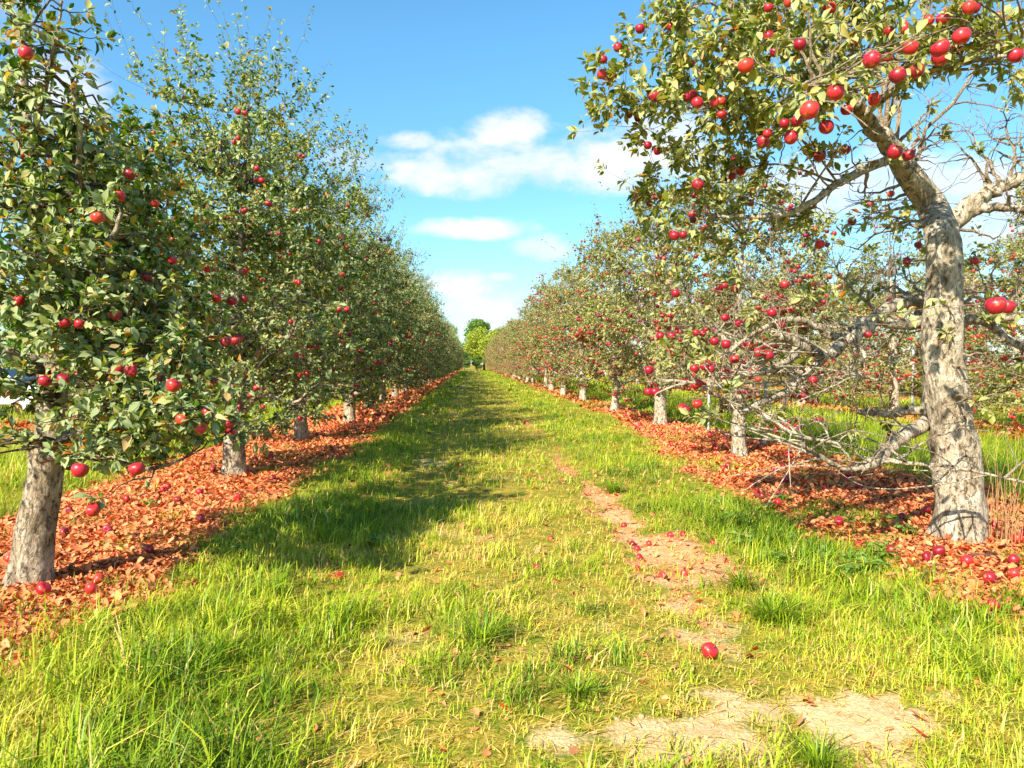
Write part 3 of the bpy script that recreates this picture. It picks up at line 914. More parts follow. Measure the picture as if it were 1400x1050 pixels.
# --- first tree of the sunny row: modelled after its own limbs
R1_Y = 7.0
bx, by = on_ground(1312, 742)
base = np.array((bx, by, hz(bx, by)))
rel = lambda *p: at(*p) - base
Rt = [rel(1313, 748, by), rel(1311, 660, by), rel(1300, 570, by), rel(1289, 480, by), rel(1290, 400, by), rel(1289, 325, by), rel(1276, 285, 6.97), rel(1250, 247, 6.87), rel(1225, 212, 6.76)]
Rl = [
    ([rel(1289, 318, 7.0), rel(1268, 272, 6.95), rel(1234, 224, 6.8), rel(1198, 176, 6.6), rel(1160, 130, 6.4), rel(1095, 70, 6.1), rel(1020, 20, 5.9)], .125, .035),
    ([rel(1291, 316, 7.0), rel(1330, 276, 7.0), rel(1370, 256, 6.9), rel(1410, 232, 6.8), rel(1490, 160, 6.7)], .11, .03),
    ([rel(1330, 288, 6.98), rel(1365, 283, 6.8), rel(1405, 285, 6.6), rel(1480, 268, 6.3)], .055, .02, 2),
    ([rel(1225, 214, 6.7), rel(1160, 242, 6.5), rel(1128, 264, 6.3), rel(1088, 288, 6.2), rel(1040, 296, 6.1), rel(975, 297, 6.0)], .045, .013),
    ([rel(1180, 158, 6.5), rel(1240, 110, 6.0), rel(1300, 90, 5.4), rel(1380, 75, 5.0)], .04, .012),
    ([rel(1150, 118, 6.4), rel(1130, 130, 5.6), rel(1110, 115, 4.7), rel(1090, 120, 4.1)], .04, .012),
    ([rel(1285, 424, 7.0), rel(1250, 410, 6.9), rel(1218, 420, 6.7), rel(1185, 448, 6.5), rel(1150, 470, 6.4), rel(1128, 485, 6.3), rel(1107, 477, 6.25), rel(1084, 464, 6.2), rel(1066, 457, 6.15)], .075, .036),
    ([rel(1285, 442, 7.0), rel(1232, 443, 6.7), rel(1180, 440, 6.6), rel(1144, 462, 6.5), rel(1107, 441, 6.4), rel(1073, 438, 6.3), rel(1030, 455, 6.2), rel(985, 490, 6.1)], .06, .014),
    ([rel(1094, 474, 6.22), rel(1077, 493, 6.15), rel(1044, 508, 6.0), rel(1012, 514, 5.95), rel(981, 527, 5.9), rel(940, 522, 5.85), rel(900, 520, 5.85)], .034, .009, 7),
    ([rel(1140, 478, 6.4), rel(1111, 502, 6.3), rel(1090, 521, 6.2), rel(1079, 533, 6.15), rel(1044, 548, 6.1), rel(1025, 556, 6.05)], .042, .022, 7),
    ([rel(1029, 554, 6.05), rel(1075, 588, 5.9), rel(1107, 600, 5.85), rel(1142, 606, 5.85), rel(1163, 628, 5.9)], .019, .010, 7),
    ([rel(1144, 464, 6.5), rel(1166, 468, 6.3), rel(1183, 490, 6.2), rel(1160, 505, 6.1), rel(1200, 520, 6.0)], .026, .009, 8),
    ([rel(1290, 575, 7.0), rel(1255, 584, 6.7), rel(1222, 606, 6.4), rel(1198, 630, 6.2), rel(1172, 641, 6.1)], .082, .045),
    ([rel(1180, 640, 6.12), rel(1150, 640, 6.0), rel(1120, 622, 5.95), rel(1102, 612, 5.9), rel(1090, 598, 5.9)], .024, .010, 13),
    ([rel(1200, 622, 6.25), rel(1230, 632, 6.1), rel(1290, 637, 5.95), rel(1340, 646, 5.9), rel(1420, 664, 5.8)], .022, .009, 13),
    ([rel(1190, 632, 6.2), rel(1225, 628, 6.15), rel(1262, 605, 6.1)], .018, .010, 13),
    ([rel(1285, 562, 7.05), rel(1240, 562, 7.2), rel(1212, 566, 7.4), rel(1170, 562, 7.6)], .055, .03),
    ([rel(1296, 455, 6.95), rel(1318, 440, 6.8), rel(1340, 437, 6.65), rel(1362, 450, 6.5), rel(1388, 470, 6.4), rel(1430, 488, 6.3)], .062, .025),
    ([rel(1340, 438, 6.65), rel(1372, 437, 6.3), rel(1410, 428, 6.0), rel(1470, 420, 5.7)], .034, .014, 18),
]
wr = rng_of(55)
for k in range(95):                                                # long bare whips growing out of the low limbs towards the path
    par = (7, 8, 9, 9, 10, 10, 11, 12, 13, 14, 15, 4)[k % 12]
    c_ = resample(Rl[par - 1][0], 30)
    p0 = c_[wr.integers(8, 30)]
    a, ln, rise = wr.normal(math.pi + .15, .75), wr.uniform(.35, 1.25), wr.normal(.10, .22)
    d_ = np.array((math.cos(a), math.sin(a), rise)) * ln
    bend = np.array((wr.normal(0, .10), wr.normal(0, .10), wr.normal(.02, .10))) * ln
    e_ = base + p0 + d_
    if 645 + F_PX * e_[0] / e_[1] < 915: d_, bend = d_ * .3, bend * .3
    par = Rl[par - 1][3] if len(Rl[par - 1]) > 3 else par
    Rl.append(([p0, p0 + d_ * .35 + bend, p0 + d_ * .7 + bend * 1.1 + wr.normal(0, .02, 3), p0 + d_ + wr.normal(0, .05, 3) * ln], wr.uniform(.006, .014), .003, par))
Rc = [
    (rel(930, 110, 5.9), (.75, .7, .55), 7, 90, .9), (rel(1010, 60, 5.8), (.75, .8, .55), 8, 105, .94), (rel(1095, 70, 5.2), (.7, .9, .45), 8, 78, .92), (rel(1190, 50, 5.6), (.7, .8, .5), 7, 90, .88),
    (rel(1310, 30, 5.0), (.7, .7, .4), 6, 75, .82), (rel(1390, 60, 5.2), (.6, .6, .35), 4, 40, .7), (rel(970, 180, 6.2), (.75, .7, .5), 7, 56, .85), (rel(1060, 180, 6.0), (.6, .7, .45), 6, 48, .75),
    (rel(950, 290, 6.4), (.55, .7, .6), 6, 64, .8), (rel(1010, 290, 6.8), (.6, .6, .5), 5, 45, .5), (rel(845, 130, 5.8), (.42, .4, .28), 5, 20, .9),
    (rel(1060, -120, 6.6), (.9, .9, .5), 6, 40, .9), (rel(1250, -160, 6.8), (.9, .9, .6), 6, 40, .9), (rel(1450, -60, 6.6), (.9, .9, .6), 5, 28, .8), (rel(950, -60, 6.5), (.7, .8, .4), 5, 36, .9),
    (rel(1340, 190, 6.9), (1.1, .8, .75), 12, 120, .05), (rel(1180, 260, 6.7), (.7, .6, .5), 8, 60, .10), (rel(1130, 350, 6.6), (.7, .6, .5), 8, 60, .06),
    (rel(1040, 430, 6.2), (.85, .6, .42), 22, 210, .05), (rel(980, 500, 6.0), (.6, .5, .38), 16, 120, .08), (rel(1120, 530, 6.2), (.65, .5, .38), 18, 140, .04), (rel(1170, 600, 6.1), (.5, .4, .22), 12, 50, .05),
    (rel(1380, 470, 6.3), (.6, .6, .5), 8, 50, .14), (rel(1400, 330, 6.6), (.6, .6, .5), 6, 36, .10), (rel(1330, 560, 6.1), (.4, .4, .35), 4, 16, .2),
    ((1.6, 1.2, 2.4), (1.2, 1.0, .9), 10, 60, .35), ((.6, 2.0, 2.6), (1.1, 1.0, .9), 8, 46, .35),
]
big = [(1107, 151, 26), (1142, 127, 24), (1195, 136, 18), (1158, 150, 17), (1130, 174, 20), (1121, 157, 16), (1191, 82, 24), (1245, 65, 22), (1232, 66, 16), (1286, 66, 25), (1286, 79, 23), (1228, 103, 24), (1253, 97, 21), (1315, 50, 24),
       (1043, 194, 18), (1081, 188, 20), (1223, 208, 22), (1243, 212, 17), (1361, 418, 34), (1377, 419, 22), (1013, 20, 16), (1134, 12, 18), (1296, 18, 18), (1388, 76, 22), (1002, 75, 15), (1020, 90, 22), (895, 132, 17), (907, 137, 15),
       (933, 135, 11), (834, 109, 13), (945, 87, 12), (955, 101, 13), (1121, 213, 17), (1139, 210, 11), (1156, 205, 14), (1003, 218, 14), (954, 253, 17), (1013, 233, 15), (1000, 232, 11), (1202, 6, 14), (1363, 22, 13), (947, 293, 12),
       (1165, 303, 12), (1240, 357, 12), (1332, 357, 12), (1218, 265, 10), (1190, 279, 8), (1121, 334, 14), (1255, 335, 10), (1219, 594, 12), (1117, 530, 9), (1330, 560, 9), (1327, 568, 9)]


def hero_points(lst, lo, hi, size):
    out = []
    for px, py, d in lst:
        Y = float(np.clip(F_PX * size / d, lo, hi))
        out.append((px, py, Y, min(size * 1.1, d * Y / F_PX)))
    return out


hero = [(at(px, py, Y) - base, sz) for px, py, Y, sz in hero_points(big, 3.9, 7.6, .092)]
T_R1 = Tree(101, Rt, [.225, .190, .180, .170, .150, .145, .128, .11, .085], Rl, Rc, M_LEAF_R, M_BARK, M_TWIG, leaf_len=.061, leaves_per=20, hero=hero, apples=47, extra_apples=70, apple_d=.074, tint=(.56, .2),
            shoots=[(rel(1000, 30, 5.9), (.9, .7, .3), 22, .2, .5, 14), (rel(905, 60, 5.9), (.35, .4, .3), 12, .3, .6, 14), (rel(920, 230, 6.2), (.3, .4, .5), 14, .2, .5, 12), (rel(1340, 200, 6.8), (1.1, .8, .7), 90, .3, .8, 0), (rel(1180, 280, 6.6), (.8, .7, .5), 50, .3, .7, 0), (rel(1040, 440, 6.1), (.8, .6, .3), 70, .2, .6, 0), (rel(1120, 560, 6.0), (.6, .5, .25), 50, .1, .45, 0), (rel(970, 500, 5.9), (.45, .45, .3), 36, .1, .4, 0)],
            knots=9, trunk_k=28, tw_r=.0060, flare=.35, apple_zone=lambda e: 1.0)
T_R1.plant('apple_tree', base, 0, 'gnarled apple tree with thick pale trunk and bare lower branches, heading the sunny row', 'apple trees of the sunny row')

# --- first tree of the shaded row
bx, by = on_ground(42, 800)
baseL = np.array((bx, by, hz(bx, by)))
rl = lambda *p: at(*p) - baseL
Lt = [rl(40, 806, by), rl(48, 730, by), rl(62, 650, by), rl(72, 560, by), rl(66, 470, by), rl(60, 380, by), rl(40, 200, by), rl(30, 60, by)]
Ll = [
    ([rl(66, 610, 5.5), rl(120, 590, 5.2), rl(190, 575, 4.9), rl(250, 540, 4.8)], .045, .012),
    ([rl(60, 625, 5.5), rl(130, 625, 5.2), rl(200, 640, 5.0), rl(250, 628, 4.9)], .032, .009),
    ([rl(72, 520, 5.5), rl(110, 450, 5.4), rl(140, 370, 5.2), rl(165, 290, 5.1)], .05, .012),
    ([rl(66, 460, 5.5), rl(30, 420, 5.4), rl(-40, 380, 5.2), rl(-140, 330, 5.2)], .055, .015),
    ([rl(60, 500, 5.5), rl(0, 480, 5.3), rl(-90, 470, 5.2), rl(-170, 450, 5.1)], .05, .015),
    ([rl(60, 380, 5.5), rl(95, 300, 5.4), rl(110, 200, 5.3), rl(100, 110, 5.2)], .045, .010),
    ([rl(70, 540, 5.55), rl(110, 520, 6.2), rl(160, 480, 6.8), rl(190, 440, 7.2)], .05, .012),
    ([rl(40, 200, 5.54), rl(60, 130, 5.3), rl(75, 60, 5.1), rl(85, 0, 5.0)], .025, .008),
    ([rl(130, 600, 5.1), rl(150, 520, 5.0), rl(115, 450, 5.0), rl(118, 400, 5.0)], .016, .009, 1),
]
Lc = [
    (rl(15, 530, 5.2), (.32, .5, .2), 4, 26, .95), (rl(150, 555, 5.1), (.40, .6, .32), 6, 60, .95), (rl(215, 545, 4.9), (.34, .45, .34), 6, 50, .95), (rl(150, 610, 5.0), (.45, .4, .16), 4, 30, .9), (rl(150, 470, 5.2), (.5, .6, .38), 7, 80, .97), (rl(70, 430, 5.0), (.45, .5, .28), 6, 50, .95),
    (rl(130, 370, 5.3), (.5, .6, .4), 7, 85, .97), (rl(40, 330, 5.1), (.55, .6, .45), 7, 80, .97), (rl(110, 270, 5.4), (.42, .6, .38), 6, 70, .97), (rl(30, 210, 5.2), (.5, .6, .36), 6, 65, .95), (rl(95, 230, 5.6), (.3, .5, .26), 4, 40, .95),
    (rl(30, 120, 5.1), (.45, .5, .2), 5, 14, .9), (rl(60, 30, 5.0), (.3, .4, .3), 4, 12, .9), (rl(5, 30, 5.0), (.35, .4, .25), 4, 14, .9), (rl(0, -70, 5.3), (.5, .5, .4), 4, 24, .9),
    (rl(250, 440, 5.7), (.34, .6, .42), 7, 70, .96), (rl(278, 565, 4.85), (.22, .35, .24), 5, 36, .96), (rl(215, 350, 5.9), (.36, .6, .38), 6, 66, .96), (rl(240, 500, 5.3), (.3, .5, .3), 5, 46, .96), (rl(180, 250, 6.0), (.3, .5, .35), 4, 40, .96),
    (rl(205, 215, 7.6), (.5, .9, .5), 6, 64, .96), (rl(235, 320, 7.5), (.55, .9, .5), 6, 70, .96), (rl(160, 190, 7.2), (.35, .7, .35), 4, 34, .95),
    (rl(180, 440, 6.9), (.5, .8, .6), 7, 80, .96), (rl(150, 300, 6.8), (.4, .7, .5), 6, 70, .96), (rl(130, 590, 6.6), (.45, .6, .25), 4, 30, .95),
    (rl(-150, 450, 5.2), (.7, .9, .45), 6, 50, .95), (rl(-130, 300, 5.3), (.8, .9, .7), 7, 70, .95), (rl(-120, 120, 5.4), (.6, .8, .6), 6, 40, .95), (rl(-20, 600, 5.0), (.4, .5, .12), 3, 14, .9),
]
bigL = [(109, 643, 22), (187, 641, 20), (127, 697, 19), (66, 620, 13), (152, 587, 16), (175, 593, 17), (237, 527, 20), (284, 565, 18), (280, 578, 12), (295, 590, 13), (165, 568, 14), (134, 297, 18), (163, 269, 16), (177, 238, 16), (35, 73, 18),
        (28, 52, 14), (79, 48, 12), (6, 133, 16), (55, 147, 12), (212, 278, 12), (125, 482, 13), (197, 487, 14), (60, 505, 10), (33, 212, 10), (15, 240, 12), (100, 340, 10), (160, 390, 12), (20, 300, 9), (55, 177, 12), (85, 320, 10), (228, 545, 12), (253, 600, 12)]
heroL = [(at(px, py, Y) - baseL, sz) for px, py, Y, sz in hero_points(bigL, 4.0, 5.6, .080)]
T_L1 = Tree(102, Lt, [.155, .128, .115, .10, .085, .07, .035, .02], Ll, Lc, M_LEAF_L, M_BARK_L, M_TWIG_L, leaf_len=.056, leaves_per=19, hero=heroL, apples=66, apple_d=.070, tint=(.51, .30),
            shoots=[(rl(60, 150, 5.2), (.5, .5, .2), 14, .2, .5, 14), (rl(100, 230, 5.4), (.3, .4, .2), 12, .2, .4, 14), (rl(140, 420, 4.9), (.3, .3, .3), 8, .3, .6, 12)],
            knots=7, trunk_k=26, flare=.28, apple_zone=lambda e: (e[2] > 1.15) * (1.0 + (e[2] < 2.5)))
T_L1.plant('apple_tree', baseL, 0, 'leafy apple tree with low apples and pale lichened trunk, heading the shaded row', 'apple trees of the shaded row')

ORD = 'first second third fourth fifth sixth seventh eighth ninth tenth eleventh twelfth thirteenth fourteenth fifteenth sixteenth seventeenth eighteenth nineteenth twentieth'.split()
ORD += ['twenty-' + x for x in ORD[:9]] + ['thirtieth'] + ['thirty-' + x for x in ORD[:9]]

VL = [generic(201 + k, 1.95, 2.7, 6.1 + .15 * k, 'left', apples=100, extra_apples=160, apple_d=.076) for k in range(3)]
VLF = [generic(231 + k, 1.9, 2.7, 6.1 + .2 * k, 'left', apples=0, extra_apples=150, merge=True, trunk_k=10) for k in range(3)]
VR = [generic(251 + k, 2.2, 3.1, 6.35 + .12 * k, 'right', apples=100, extra_apples=430, apple_d=.082) for k in range(4)]
VRF = [generic(281 + k, 2.1, 3.1, 6.1 + .2 * k, 'right', apples=0, extra_apples=470, merge=True, trunk_k=10, apple_d=.082) for k in range(3)]
made = {}


def put(v, key, loc, rot, label, group, sc):
    if key not in made:
        made[key] = v.plant('apple_tree', loc, rot, label, group, sc)
    else:
        r = copy_tree(made[key], loc, rot, label, sc)
        r['group'] = group


rng = rng_of(5)
left_px = [(320, 655), (412, 606), (478, 580), (505, 563), (523, 553), (540, 545)]
for k in range(1, 31):
    if k <= 6:
        x, y = on_ground(*left_px[k - 1])
    else:
        x, y = LEFT_X + rng.normal(0, .12), 5.5 + 4.95 * k + rng.normal(0, .2)
    near = y < 46
    n_ = (k - 1) % 3 if near else (k % 3)
    put((VL if near else VLF)[n_], ('L' if near else 'LF') + str(n_), (x, y, hz(x, y)), (math.pi if (k // 3) % 2 else 0) + rng.normal(0, .15),
        f'dense green apple tree, {ORD[k]} trunk along the row shading the path', 'apple trees of the shaded row', .94 if k == 1 else rng.uniform(.96, 1.06) if near else rng.uniform(.88, 1.08))
right_px = [(1010, 626), (903, 583), (840, 564), (797, 549), (770, 541)]
for k in range(1, 26):
    if k <= 5:
        x, y = on_ground(*right_px[k - 1])
    else:
        x, y = RIGHT_X + rng.normal(0, .12), 7.0 + 6.25 * k + rng.normal(0, .2)
    near = y < 46
    n_ = (k - 1) % 4 if near else (k % 3)
    put((VR if near else VRF)[n_], ('R' if near else 'RF') + str(n_), (x, y, hz(x, y)), (math.pi if (k // 3) % 2 else 0) + rng.normal(0, .15),
        f'apple tree full of red apples, {ORD[k]} trunk along the sunny row', 'apple trees of the sunny row', (.86 if k == 1 else rng.uniform(.96, 1.05)) if near else rng.uniform(.90, 1.08))
for k in range(9):
    y = 15.5 + 6.2 * k + rng.normal(0, .3)
    x = RIGHT2_X + rng.normal(0, .2)
    n_ = k % 2
    put(VRF[n_], 'RF' + str(n_), (x, y, hz(x, y)), (math.pi if k % 3 else 0) + rng.normal(0, .2), f'apple tree seen beyond the sunny row, {ORD[k]} along the next row back', 'apple trees of the row behind the sunny row', rng.uniform(.95, 1.08))
for k in range(7):
    y = 20.5 + 6.2 * k + rng.normal(0, .3)
    x = RIGHT3_X + rng.normal(0, .2)
    n_ = (k + 1) % 2
    put(VRF[n_], 'RF' + str(n_), (x, y, hz(x, y)), rng.normal(0, .2), f'apple tree far beyond the sunny row, {ORD[k]} along the third row back', 'apple trees of the third row back', rng.uniform(1.0, 1.12))
for k in range(7):
    y = 23.5 + 5.2 * k + rng.normal(0, .3)
    x = LEFT2_X + rng.normal(0, .2)
    n_ = k % 2
    put(VLF[n_], 'LF' + str(n_), (x, y, hz(x, y)), (math.pi if k % 3 else 0) + rng.normal(0, .2), f'apple tree glimpsed beyond the shaded row, {ORD[k]} along the row behind it', 'apple trees of the row behind the shaded row', rng.uniform(.85, .95))


# --- tall trees beyond the orchard
def big_tree(seed, H, Rw, leaf, n_leaf, size):
    rng = rng_of(seed)
    cl = []
    for k in range(26):
        a, z = rng.uniform(0, 6.28), rng.uniform(.25, .95)
        rr = Rw * math.sqrt(max(.05, 1 - ((z - .5) / .55) ** 2)) * rng.uniform(.2, .8)
        cl.append((np.array((math.cos(a) * rr, math.sin(a) * rr, z * H)), Rw * rng.uniform(.25, .42)))
    per = n_leaf // len(cl)
    P = np.vstack([c + norm(rng.normal(0, 1, (per, 3))) * r * rng.uniform(.55, 1.08, (per, 1)) * np.array((1, 1, .8)) for c, r in cl])
    n = len(P)
    D = norm(rng.normal(0, 1, (n, 3)) + np.array((0, 0, -.3)))
    N = norm(rng.normal(0, .6, (n, 3)) + np.array((0, 0, 1)))
    L = size * rng.uniform(.6, 1.3, n)
    V, F, k = leaf_mesh_arrays(P, D, N, L, L * .35, rng.uniform(0, .3, n), rng.uniform(0, .5, n), rng)
    crown = mesh('crown', V, F, leaf, {'tint': np.repeat(np.clip(rng.normal(.5, .25, n), 0, 1), k)})
    tv, tq, _, tp, trr = trunk_tube([(0, 0, -.2), (.1, .05, H * .25), (0, 0, H * .5), (.2, 0, H * .85)], [H * .03, H * .024, H * .016, H * .004], 12, rng)
    VV, QQ, off = [tv], [tq], len(tv)
    for c, r in cl[:14]:
        b0 = np.array((0, 0, min(c[2] * .6, H * .5)))
        v_, q_, _ = tubes(resample([b0, (b0 + c) / 2 + np.array((0, 0, .05 * H)), c], 8)[None], np.linspace(H * .009, H * .002, 8)[None], 6)
        VV.append(v_); QQ.append(q_ + off); off += len(v_)
    return crown, mesh('trunk', np.vstack(VV), [np.vstack(QQ)], M_BARK_FAR)


BT_ = [big_tree(401, 12, 5.0, M_LEAF_FAR, 15000, .34), big_tree(402, 11, 4.6, M_LEAF_FAR, 15000, .34), big_tree(403, 8, 4.0, M_LEAF_YEL, 12000, .30)]


def far_tree(v, x, y, sc, rot, label, group):
    root = bpy.data.objects.new('deciduous_tree', None)
    COL.objects.link(root)
    root.location, root.rotation_euler, root.scale = (x, y, 0), (0, 0, rot), (sc,) * 3
    tag(root, label, 'tree', group)
    obj('crown', BT_[v][0], root); obj('trunk', BT_[v][1], root)


for v, x, y, sc, rot, lab in ((0, 1.0, 186, 1.0, .3, 'dark green round tree closing the far end of the grass path'),
                              (2, 2.8, 172, 1.15, 1.2, 'bright yellow-green tree at the far end of the grass path'),
                              (1, 7.2, 190, .9, 2.0, 'dark green tree peeping over the sunny row at its far end'),
                              (1, -6.5, 192, .95, 3.1, 'dark green tree at the far end behind the shaded row'),
                              (0, 14, 196, .95, 4.1, 'dark green tree far off behind the end of the sunny row'),
                              (1, -16, 190, .9, 5.0, 'dark green tree far off beyond the end of the shaded row')):
    far_tree(v, x, y, sc, rot, lab, 'tall trees at the end of the orchard')
for k, (v, x, y, sc) in enumerate(((0, -1.6, 168, .34), (1, 1.2, 170, .30), (0, 4.0, 168, .36), (1, 6.8, 172, .42), (0, -4.6, 172, .42))):
    far_tree(v, x, y, sc, k * 2.1, f'low green bush closing the end of the grass path, {ORD[k]} of the bushes there', 'bushes at the end of the path')
for k, (v, x, y, sc) in enumerate(((0, -25, 38, .55), (1, -33, 46, .62), (0, -31, 56, .6), (1, -40, 62, .7), (0, -27, 66, .6), (1, -46, 50, .75))):
    far_tree(v, x, y, sc, k * 1.3, f'dark tree behind the parked white cars, {ORD[k]} of the trees screening the orchard', 'dark trees behind the parked cars')

# ------------------------------------------------------------------ fallen apples
rng = rng_of(77)
FALLEN = []


def clear_of(x, y, gap=.075):
    return all((x - a) ** 2 + (y - b) ** 2 > gap * gap for a, b in FALLEN)


def drop(x, y, label, group, size=None, sink=.36):
    sz = size or .083 * rng.uniform(.85, 1.12)
    FALLEN.append((x, y))
    o = obj('fallen_apple', APPLES[rng.integers(4)], None, (x, y, hz(x, y) + sz * sink + (.012 if sink > .3 else 0)), (rng.uniform(-1.6, 1.6), rng.uniform(-1.6, 1.6), rng.uniform(0, 6.28)), sz)
    return tag(o, label, 'apple', group)


SINGLE = [(970, 901, 'red apple lying alone in thin grass above the sandy soil patch'),
          (734, 779, 'dull red apple lying alone in the middle of the worn grass path'),
          (463, 792, 'small red apple alone in the shade where tall grass meets the path'),
          (753, 737, 'faded red apple sunk in grass beside the path centre, near the bare soil track'),
          (853, 715, 'small red apple at the far tip of the bare soil track'),
          (936, 783, 'orange-red apple at the sunny end of the bare soil, nearest the grass tufts'),
          (906, 785, 'red apple beside the orange-red one at the near end of bare soil'),
          (916, 734, 'bright red apple on bare soil, one of a touching pair by the verge'),
          (934, 733, 'darker red apple of the touching pair by the verge, on its grassy side'),
          (975, 745, 'red apple half hidden in the green verge beside the bare soil'),
          (1087, 721, 'red apple at the grassy edge of the litter under the sunny row'),
          (1252, 714, 'red apple on litter just in front of the gnarled trunk'),
          (1322, 780, 'large glossy red apple on litter in the open before the gnarled trunk'),
          (1386, 780, 'large red apple beside the dry stalks, right at the picture edge'),
          (1173, 749, 'red apple at the tip of the branch shadow before the gnarled trunk')]
for px, py, lab in SINGLE:
    x, y = on_ground(px, py)
    drop(x, y, lab, 'windfall apples lying alone', .088 if py > 775 and px > 950 else .066, .36 if px in (970, 1322, 1386) else .22)
for px, py in ((887, 742), (871, 748), (874, 759), (871, 777), (865, 742)):
    drop(*on_ground(px, py), 'small red apple in the loose cluster on the bare soil track', 'windfall apples clustered on the soil track', .06, .22)
for k in range(95):
    for _ in range(60):
        y = 3.9 + 24 * rng.random() ** 1.7
        x = rng.normal(-3.2, .65)
        if -5.0 < x < -1.9 and litter_w(x, y) > .6 and clear_of(x, y) and np.hypot(x - baseL[0], y - baseL[1]) > .35:
            break
    else:
        continue
    z = 'in front of the first trunk' if y < 5.5 else 'between the first and second trunks' if y < 10.6 else 'between the second and third trunks' if y < 15.5 else 'past the third trunk'
    drop(x, y, f'red windfall apple on litter {z} of the shaded row', 'windfall apples on the litter ' + z + ' of the shaded row', None, rng.uniform(.48, .62))
for k in range(80):
    for _ in range(60):
        y = 4.4 + 20 * rng.random() ** 1.6
        x = rng.normal(4.3, .8)
        if 2.9 < x < 6.4 and litter_w(x, y) > .5 and clear_of(x, y, .16) and np.hypot(x - base[0], y - base[1]) > .4:
            break
    else:
        continue
    z = 'in front of the gnarled trunk' if y < 7 else 'between the gnarled trunk and the second' if y < 13.1 else 'past the second trunk'
    drop(x, y, f'red windfall apple on litter {z} of the sunny row', 'windfall apples on the litter ' + z + ' of the sunny row', None, rng.uniform(.48, .62))

rng = rng_of(91)
x, y = rng.uniform(.3, 2.4, 5200), 2.6 + 7 * rng.random(5200) ** 1.6
ok = soil_w(x, y) > .45
x, y = x[ok][:900], y[ok][:900]
sz = np.clip(np.exp(rng.normal(-4.75, .5, len(x))), .004, .03)
mp_ = apple_mass(np.stack([x, y, height(x, y) + sz * .12], -1), sz, rng)
mp_.name = 'pebbles'
mp_.materials.clear()
M_CLOD = plain('soil_clod', (.34, .21, .11), (.60, .43, .25), .95, .1, 40)
mp_.materials.append(M_CLOD)
tag(obj('pebbles', mp_), 'small clods and pebbles on the bare sandy soil', 'pebbles', None, 'stuff')

# ------------------------------------------------------------------ weeds, tufts, stalks
def weed_mesh(seed, n, length, wide, lift):
    rng = rng_of(seed)
    a = rng.uniform(0, 6.28, n)
    r = rng.uniform(.0, .09, n)
    P = np.stack([np.cos(a) * r, np.sin(a) * r, rng.uniform(.01, .09, n)], -1)
    D = np.stack([np.cos(a), np.sin(a), rng.uniform(lift - .3, lift + .3, n)], -1)
    N = np.stack([rng.normal(0, .3, n), rng.normal(0, .3, n), np.ones(n)], -1)
    L = length * rng.uniform(.6, 1.2, n)
    V, F, k = leaf_mesh_arrays(P, D, N, L, L * wide, rng.uniform(.1, .6, n), rng.uniform(.1, .5, n), rng)
    lv = mesh('leaf', V, F, M_WEED, {'tint': np.repeat(np.clip(rng.normal(.5, .25, n), 0, 1), k)})
    b = np.stack([np.zeros((n, 3)), P * .5, P], 1); b[:, 0, 2] = -.01
    V, Q, _ = tubes(b, np.full((n, 3), .0022), 4)
    return lv, mesh('stem', V, [Q], M_WEED, {'tint': np.full(len(V), .4)})


WEEDS = [weed_mesh(501, 26, .065, .36, .3), weed_mesh(502, 34, .05, .42, .4)]
def tuft_mesh(seed, n, h):
    rng = rng_of(seed)
    a, r = rng.uniform(0, 6.28, n), np.abs(rng.normal(0, .06, n))
    P = np.stack([np.cos(a) * r, np.sin(a) * r, np.full(n, -.005)], -1)
    a = a + rng.normal(0, .7, n)
    D, up = np.stack([np.cos(a), np.sin(a), np.zeros(n)], -1), np.array((0, 0, 1.0))
    S_ = np.stack([-np.sin(a), np.cos(a), np.zeros(n)], -1)
    hh, ln, wd = h * rng.uniform(.4, 1.15, n), rng.uniform(.3, 1.3, n), rng.uniform(.002, .0042, n)
    pt = lambda q, wf: P + D * (hh * ln * q ** 1.7)[:, None] + up * (hh * (q - .55 * np.minimum(ln, 1.1) * q ** 2.6))[:, None] + S_ * (wd * wf)[:, None]
    V = np.stack([pt(0, -1), pt(0, 1), pt(.4, -1), pt(.4, 1), pt(.75, -.7), pt(.75, .7), pt(1, 0)], 1).reshape(-1, 3)
    b = (np.arange(n) * 7)[:, None]
    tint = np.repeat(np.clip(rng.normal(.25, .12, n), 0, 1), 7)
    return mesh('foliage', V, [b + np.array((0, 1, 3, 2)), b + np.array((2, 3, 5, 4)), b + np.array((4, 5, 6))], M_GRASS, {'tint': tint})


TUFT = [(tuft_mesh(511, 190, .27),), (tuft_mesh(512, 150, .2),)]


def plant_(name, cat, v, px, py, sc, label, group):
    x, y = on_ground(px, py)
    root = bpy.data.objects.new(name, None)
    COL.objects.link(root)
    root.location, root.rotation_euler, root.scale = (x, y, hz(x, y)), (0, 0, px * 1.3), (sc,) * 3
    tag(root, label, cat, group)
    obj('foliage', v[0], root)
    if len(v) > 1: obj('stem', v[1], root)


